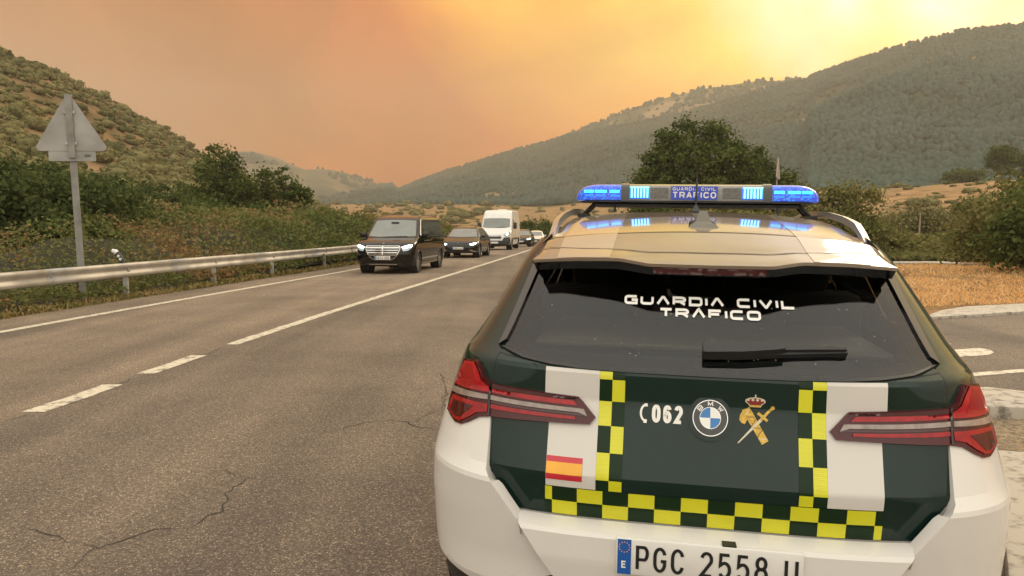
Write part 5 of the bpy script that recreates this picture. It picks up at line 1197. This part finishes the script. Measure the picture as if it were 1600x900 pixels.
# blades
def blades(name, XY, h, m, label):
    n = len(XY); g = np.array([gz(x, y) for x, y in XY]); B = np.c_[XY, g]
    a = RNG.random(n) * 6.283; l = RNG.normal(0, .5, (n, 2)); hh = h * (.4 + 1.0 * RNG.random(n))
    w = (.006 + .010 * RNG.random(n)) * np.clip(np.hypot(XY[:, 0], XY[:, 1]) / 12, .7, 3)
    s = np.c_[np.cos(a) * w, np.sin(a) * w, 0 * a]; T = B + np.c_[l * hh[:, None], hh]
    V = np.stack([B - s, B + s, T], 1).reshape(-1, 3); o = link(name, np_mesh(name, V, np.arange(3 * n).reshape(n, 3), m)); tag(o, label, 'grass', None, 'stuff'); return o
def in_straw(x, y): return y > 13.4 + .33 * (x - 7.1) + 1.3 and x - cx(y) > 6.6
N_ = 60000; yy_ = 13 + 19 * RNG.random(N_) ** 1.2; xx_ = yy_ * (.22 + .62 * RNG.random(N_)); keep = np.array([in_straw(x, y) and fbm(x, y, .5, 2) > -.55 for x, y in zip(xx_, yy_)])
blades('dry_grass', np.c_[xx_, yy_][keep][::2], .07, L_STRAW, 'short dry straw strip between side road and hedge')
gx2 = RNG.uniform(3.3, 5.5, 2600); gy2 = 5.0 + RNG.random(2600) * 1.1; kk = (gx2 - 3.2) < (gy2 - 4.75) * .9 + .7
o = blades('gravel_weeds', np.c_[gx2, gy2][kk], .05, L_STRAW, 'dead grass wisps on the gravel of the traffic island')
yl = 5 + 55 * RNG.random(15000) ** 1.4; dl = -5.1 - 1.6 * RNG.random(15000) ** 1.5
blades('verge_grass', np.c_[[cx(y) + d for y, d in zip(yl, dl)], yl], .16, L_WEED, 'tufts of dry verge grass along the far road edge')

# trees and bushes, each standing on its own
def P2(px, d): r = ray(px, HORIZON); k = d / math.hypot(r.x, r.y); x, y = r.x * k, r.y * k; return (x, y, gz(x, y))
def lobes_for(w, h, n, z0=.3, flat=1.0, seed=0):
    rr = random.Random(seed); out = [(0, 0, h * (z0 + (1 - z0) * .48), w * .36, w * .34, h * (1 - z0) * .46)]
    for i in range(n):
        a = 2 * math.pi * i / n + rr.uniform(-.3, .3); q = rr.uniform(.45, .75); zz = h * (z0 + (1 - z0) * rr.uniform(.22, .72)); s = rr.uniform(.17, .26)
        out.append((math.cos(a) * w * .5 * q, math.sin(a) * w * .5 * q, zz, w * s, w * s, h * s * .75 * flat))
    return out
big = make_tree('oak_tree', P2(1088, 60), 10.0, [(0, 0, 5.6, 4.1, 3.6, 3.9), (-3.0, 0, 4.2, 2.5, 2.6, 2.9), (-4.4, .4, 3.2, 1.6, 1.8, 1.9), (2.4, -.5, 4.6, 2.4, 2.4, 2.9), (3.6, 0, 3.4, 2.0, 2.2, 2.6), (-1.0, -.6, 7.6, 2.2, 2, 2.1), (1.2, .2, 7.4, 2.0, 2, 1.9), (-2.2, .3, 6.4, 2.0, 2, 1.7), (0, -1, 3, 4.2, 2.6, 2.4)], 330, 95, .37, .26, L_OAK, 'large rounded oak tree rising behind the light bar', None, .4, .55)
make_tree('oak_tree', P2(1184, 64), 8.2, lobes_for(4.4, 8.0, 6, .1, 1, 3), 110, 80, .38, .28, L_OAK, 'smaller dark oak tree right of the large rounded oak', None, .22)
make_tree('oak_tree', P2(1225, 62), 6.0, lobes_for(3.6, 5.8, 6, .05, 1, 4), 90, 70, .38, .26, L_OAK, 'low loose tree behind the edge-on triangular sign', None, .16)
make_tree('bush', P2(1295, 36), 3.9, lobes_for(4.4, 3.7, 7, .02, 1.2, 5), 130, 110, .30, .16, L_HEDGE, 'tall brownish bush behind the right end of the light bar', None, .1, .5, 'bush')
make_tree('bush', P2(1350, 38), 1.9, lobes_for(3.6, 1.8, 7, .02, 1.2, 6), 90, 100, .30, .16, L_HEDGE, 'low bush next to the tall brownish bush on the right', None, .08, .5, 'bush')
make_tree('bush', P2(1606, 33), 3.4, lobes_for(4.6, 3.4, 7, .02, 1.2, 7), 150, 110, .34, .16, L_HEDGE, 'large dark bush above the hedge at the right edge', None, .1, .5, 'bush')
make_tree('bush', P2(1612, 27.5), 2.5, lobes_for(2.4, 2.5, 6, .02, 1.2, 8), 70, 90, .22, .15, leaf_mat('bright_leaf', [(.03, .042, .013), (.055, .07, .02), (.08, .095, .03)], .6, .4, .3), 'bright green bush at the right edge of the straw', None, .06, .5, 'bush')
make_tree('bush', P2(1437, 78), 3.4, lobes_for(6.5, 2.9, 7, .02, 1.2, 9), 110, 70, .5, .26, L_OLIVE, 'wide olive shrub on the ochre field beside a fence post', None, .1, .5, 'bush')
make_tree('bush', P2(1520, 105), 3.0, lobes_for(6.0, 2.8, 7, .02, 1.0, 10), 80, 60, .5, .32, L_OAK, 'dark low shrub high on the ochre field', None, .1, .5, 'bush')
for i, (px, d, w, h, lab) in enumerate(((1560, 190, 7, 8.5, 'lone round tree on the skyline of the ochre field'), (1600, 195, 6, 6.5, 'round tree right of the lone tree above the ochre field'), (1500, 230, 10, 5, 'wide low trees edge left of the lone tree above the ochre field'), (1388, 400, 17, 15, 'broad hazy tree at the foot of the forested mountain'), (1450, 420, 16, 12, 'hazy tree right of the broad tree at the mountain foot'), (1335, 410, 14, 11, 'hazy tree left of the broad tree at the mountain foot'))):
    make_tree('field_tree', P2(px, d), h, lobes_for(w, h, 7, .12, 1, 20 + i), 110, 50, w * .06, w * .06, L_OAK, lab, None, .3)
for i, (px, d, w, h, lab) in enumerate(((826, 96, 4.8, 4.2, 'dark round tree behind the last cars of the queue'), (858, 92, 4.2, 3.6, 'dark tree half hidden behind the police car roof'), (722, 110, 5, 3, 'low dark bush behind the black crossover'))):
    make_tree('valley_tree', P2(px, d), h, lobes_for(w, h, 7, .05, 1, 40 + i), 100, 60, .32, .26, L_OAK, lab, None, .15)
# left side
for i, (px, d, w, h, m, lab) in enumerate(((30, 24, 4.2, 3.3, L_GREEN, 'dense green bush at the left edge behind the sign'), (95, 26, 4.0, 3.5, L_GREEN, 'dense green bush directly behind the sign post'), (150, 29, 3.2, 3.2, L_GREEN, 'green bush just right of the sign post'), (-70, 24, 4.4, 3.6, L_GREEN, 'green bush cut by the left edge of the view'),
        (205, 40, 3.6, 3.0, L_OLIVE, 'pale olive bush between the sign and the dark trees'), (255, 46, 4.5, 4.0, L_GREEN, 'mid green bush left of the dark trees'))):
    make_tree('bush', P2(px, d), h, lobes_for(w, h, 8, .02, 1.2, 60 + i), 150, 100, .26, .15, m, lab, None, .08, .45, 'bush')
make_tree('holm_oak', P2(345, 58), 7.2, [(0, 0, 4.2, 1.9, 1.8, 2.3), (-1.4, 0, 3.0, 1.6, 1.6, 1.7), (1.2, .2, 3.4, 1.5, 1.5, 1.7), (.2, 0, 6.0, 1.0, 1.0, 1.2), (-.6, 0, 5.5, .9, .9, 1.1), (0, 0, 2.0, 2.4, 2.0, 1.6)], 150, 75, .32, .24, L_OAK, 'tallest dark tree of the three left of the people carrier', None, .2, .5)
make_tree('holm_oak', P2(403, 60), 6.0, [(0, 0, 3.2, 1.6, 1.6, 1.6), (-.9, 0, 4.3, .9, .9, .9), (.6, 0, 4.9, .8, .8, .8), (1.3, 0, 3.2, 1.2, 1.2, 1.3), (0, 0, 1.8, 2.2, 1.8, 1.4)], 120, 75, .30, .24, L_OAK, 'middle dark tree between the tallest and the ragged tree', None, .18, .5)
make_tree('holm_oak', P2(455, 60), 6.2, [(-.5, 0, 5.2, .55, .6, 1.0), (0, 0, 3.9, .9, .9, .9), (1.0, 0, 3.9, .9, .8, .6), (.5, 0, 3.0, 1.1, 1.0, .7), (-.3, 0, 2.4, 1.2, 1.0, .8), (.2, 0, 4.6, .5, .5, .5)], 60, 70, .24, .22, L_OAK, 'ragged small tree standing out against the far mountain', None, .13, .4, fork=.35)
for i, (px, d, w, h, lab) in enumerate(((300, 52, 6, 3.4, 'low dark bush under the tallest dark tree'), (385, 54, 6, 2.9, 'low dark bush under the middle dark tree'), (440, 62, 5, 2.6, 'low bush under the ragged small tree'), (528, 80, 3.2, 3.0, 'small dark bush above the guardrail next to the people carrier'))):
    make_tree('bush', P2(px, d), h, lobes_for(w, h, 8, .02, 1.2, 80 + i), 90, 80, .32, .22, L_OAK, lab, None, .08, .45, 'bush')

# scrub on the hillside
def ico(sub=1):
    bm = bmesh.new(); bmesh.ops.create_icosphere(bm, subdivisions=sub, radius=1); V = np.array([v.co[:] for v in bm.verts]); F = np.array([[v.index for v in f.verts] for f in bm.faces]); bm.free(); return V, F
IV, IF = ico(); IF = IF[IV[IF][:, :, 2].mean(1) > -.6]      # crowns need no underside
def shrub_mesh(k, nl, size, sub):
    lob = [(0, 0, .36, .72, .72, .46), (.36, .14, .36, .5, .5, .4), (-.34, -.22, .30, .52, .52, .38), (.05, -.35, .3, .45, .45, .35)]
    P, o_, _ = crown_points(lob, max(10, nl // 7), 7, .11, .92)
    P[:, 2] = np.abs(P[:, 2]); V, F = leaf_quads(P, size * (.6 + .8 * RNG.random(len(P))), .4, o_ * 2.0, .85)
    A, B, n = [V], [F], len(V); iv, if_ = ico(sub)
    for (x, y, z, a, b_, c) in lob[:(4 if sub > 1 else 2)]:
        W = iv * (1 + RNG.normal(0, .10, (len(iv), 1))) * np.array([a, b_, c]) * .93 + np.array([x, y, z]); A.append(W); B.append(np.c_[if_, if_[:, 2]] + n); n += len(W)
    return np.concatenate(A), np.concatenate(B)
def tri_quads(F): return F
def quad_mesh(name, V, F, m):
    tri = F[:, 2] == F[:, 3]; Q = F[~tri]; T = F[tri][:, :3]
    me = bpy.data.meshes.new(name); me.vertices.add(len(V)); me.vertices.foreach_set('co', np.asarray(V, np.float32).ravel())
    idx = np.concatenate([Q.ravel(), T.ravel()]).astype(np.int32); me.loops.add(len(idx)); me.loops.foreach_set('vertex_index', idx)
    st = np.concatenate([np.arange(len(Q)) * 4, len(Q) * 4 + np.arange(len(T)) * 3]).astype(np.int32); me.polygons.add(len(st)); me.polygons.foreach_set('loop_start', st)
    me.update(calc_edges=True); me.validate(); me.materials.append(m); return me
SH = [shrub_mesh(k, 520, .17, 2) for k in range(5)]; SHL = [shrub_mesh(k, 92, .26, 1) for k in range(6)]
SHM = [quad_mesh('shrub', V, F, L_OLIVE) for V, F in SH]
def scatter(points, name, label, group, stuffname, stufflabel, nind, m, lowset=SHL):
    """points: (pos, scale, zscale); the nind largest in view stand alone, the rest is one mass"""
    points.sort(key=lambda q: -(q[1] / max(8, math.hypot(q[0].x, q[0].y))) if q[3] else 0)
    for q in points[:nind]:
        o = bpy.data.objects.new(name, random.choice(SHM)); COL.objects.link(o); o.location = q[0]; o.scale = (q[1], q[1], q[1] * q[2]); o.rotation_euler = (0, 0, random.uniform(0, 6.28)); tag(o, label, 'shrub', group)
    AV, AF, b = [], [], 0
    for q in points[nind:]:
        V, F = random.choice(lowset); a = random.uniform(0, 6.28); c, s = math.cos(a), math.sin(a)
        W = V @ np.array([[c, s, 0], [-s, c, 0], [0, 0, 1]]) * np.array([q[1], q[1], q[1] * q[2]]) + np.array(q[0]); AV.append(W); AF.append(F + b); b += len(W)
    if AV:
        o = link(stuffname, quad_mesh(stuffname, np.concatenate(AV), np.concatenate(AF), m)); tag(o, stufflabel, 'scrub', None, 'stuff')
def in_view(p, mg=60):
    zc = p.y * math.cos(PITCH) - (p.z - EYE) * math.sin(PITCH)
    if zc <= 1: return False
    x = 800 + FPX * p.x / zc; y = 450 - FPX * (p.y * math.sin(PITCH) + (p.z - EYE) * math.cos(PITCH)) / zc
    return -mg < x < 1600 + mg and -mg < y < 900 + mg
pts = []
for i in range(5200):
    u, t = random.uniform(.12, 1), random.random() ** .8 * 1.04
    p = LEFT.pt(u, t); dn = fbm(p.x, p.y, .03, 6)
    if random.random() > (.74 + .5 * dn if t > .3 else .94): continue
    v = in_view(p, 80)
    if not v and random.random() > .12: continue
    s = random.choice((.6, .8, 1.0, 1.0, 1.3, 1.6)) * random.uniform(.8, 1.25) * (1.25 if t < .4 else 1.0)
    pts.append((p - Vector((0, 0, .15)), s, random.uniform(.75, 1.25), v))
scatter(pts, 'scrub_bush', 'rounded olive scrub bush on the hillside behind the guardrail', 'scrub bushes on the hillside', 'hillside_scrub', 'dense olive and brown scrub covering the left hillside', 290, L_OLIVE)
pts = []
for i in range(3400):
    y = 45 + 560 * random.random() ** 1.5; x = random.uniform(-.32, 1.0) * y
    if abs(x - cx(min(y, 255))) < 9 and y < 260: continue
    if y < 95 and x < 22: continue
    if random.random() < (.5 if x > 18 else .2): continue
    if fbm(x, y, .02, 11) < -.05 and random.random() < .75: continue
    p = Vector((x, y, gz(x, y) - .1)); v = in_view(p, 30)
    if not v and random.random() > .15: continue
    pts.append((p, random.choice((.4, .5, .6, .8, 1.3)) * random.uniform(.7, 1.3) * (1 + y / 420) * (1.35 if y > 150 and x < 60 else 1), random.uniform(.6, 1.0), v))
scatter(pts, 'field_shrub', 'small grey green shrub dotted on the ochre fields', 'shrubs on the ochre fields', 'field_scrub', 'scattered low scrub over the ochre valley fields', 60, L_OLIVE)

# forest canopy on the mountain
def forest(name, hill, n, smin, smax, urange, trange, m, label, dens=None, seed=0):
    rr = random.Random(seed); AV, AF, b = [], [], 0
    for i in range(n):
        u = rr.uniform(*urange); t = trange[0] + (trange[1] - trange[0]) * rr.random()
        p = hill.pt(u, t)
        if dens and not dens(p, u, t, rr): continue
        if not in_view(p, 60) and not (in_view(p, 420) and rr.random() < .3): continue
        s = rr.uniform(smin, smax); V = IV * (1 + RNG.normal(0, .14, (len(IV), 1))) * np.array([s * .5, s * .5, s * .62]) + np.array(p) + np.array([0, 0, s * .36])
        AV.append(V); AF.append(IF + b); b += len(V)
    o = link(name, np_mesh(name, np.concatenate(AV), np.concatenate(AF), m)); tag(o, label, 'forest', None, 'stuff')
def dmain(p, u, t, rr):
    q = mnoise.noise((p.x * .009, p.y * .009, 2)) + .5 * mnoise.noise((p.x * .03, p.y * .03, 2))
    return rr.random() < (.18 if q > .42 else 1.0)
forest('pine_forest', MAIN, 50000, 2.4, 5.0, (.02, 1.0), (.0, 1.0), L_FOREST, 'dense dark pine forest covering the right mountain', dmain, 1)
forest('ridge_trees', BACK, 3000, 4, 7.5, (.05, .95), (.35, 1.0), L_FOREST, 'sparse trees on the bare rear ridge', lambda p, u, t, rr: rr.random() < (.9 if mnoise.noise((p.x * .006, p.y * .006, 5)) > .0 or t > .96 else .08), 2)
forest('far_trees', FAR, 1400, 4, 8, (.15, .95), (.4, 1.0), L_FOREST, 'specks of trees on the far hazy mountain', lambda p, u, t, rr: mnoise.noise((p.x * .004, p.y * .004, 5)) > .1 or (t > .985 and rr.random() < .5), 3)
# fence posts on the ochre field
for i, (px, d, h) in enumerate(((1437, 58, 2.4), (1512, 62, 1.7), (1529, 62, 1.9), (1355, 66, 1.6))):
    b = P2(px, d); o = MB().tube([(0, 0, -.2), (0, 0, h * .6), (.02, 0, h)], [.06, .055, .04], 7).build('fence_post', mat('grey_wood', (.26, .22, .17), .9, var=.3, scale=15), None); o.location = b
    tag(o, ('tall thin grey post standing in the wide olive shrub', 'short dark fence post left of its twin near the right edge', 'short fence post right of its twin near the right edge', 'thin fence post beyond the low bush on the right')[i], 'post', 'fence posts on the ochre field')

# ---------------------------------------------------------------- smoky air
hz = MB().box((0, 680, 148), (3100, 2180, 320)).build('haze', None, None, False); tag(hz, 'warm smoky haze filling the valley', 'haze', None, 'stuff')
hm = bpy.data.materials.new('smoke_haze'); hm.use_nodes = True; nt = hm.node_tree; nt.nodes.clear(); out = nt.nodes.new('ShaderNodeOutputMaterial'); pv_ = nt.nodes.new('ShaderNodeVolumePrincipled')
pv_.inputs['Color'].default_value = (.86, .77, .62, 1); pv_.inputs['Density'].default_value = .00046; pv_.inputs['Anisotropy'].default_value = .3; nt.links.new(pv_.outputs[0], out.inputs['Volume'])
hz.data.materials.append(hm)
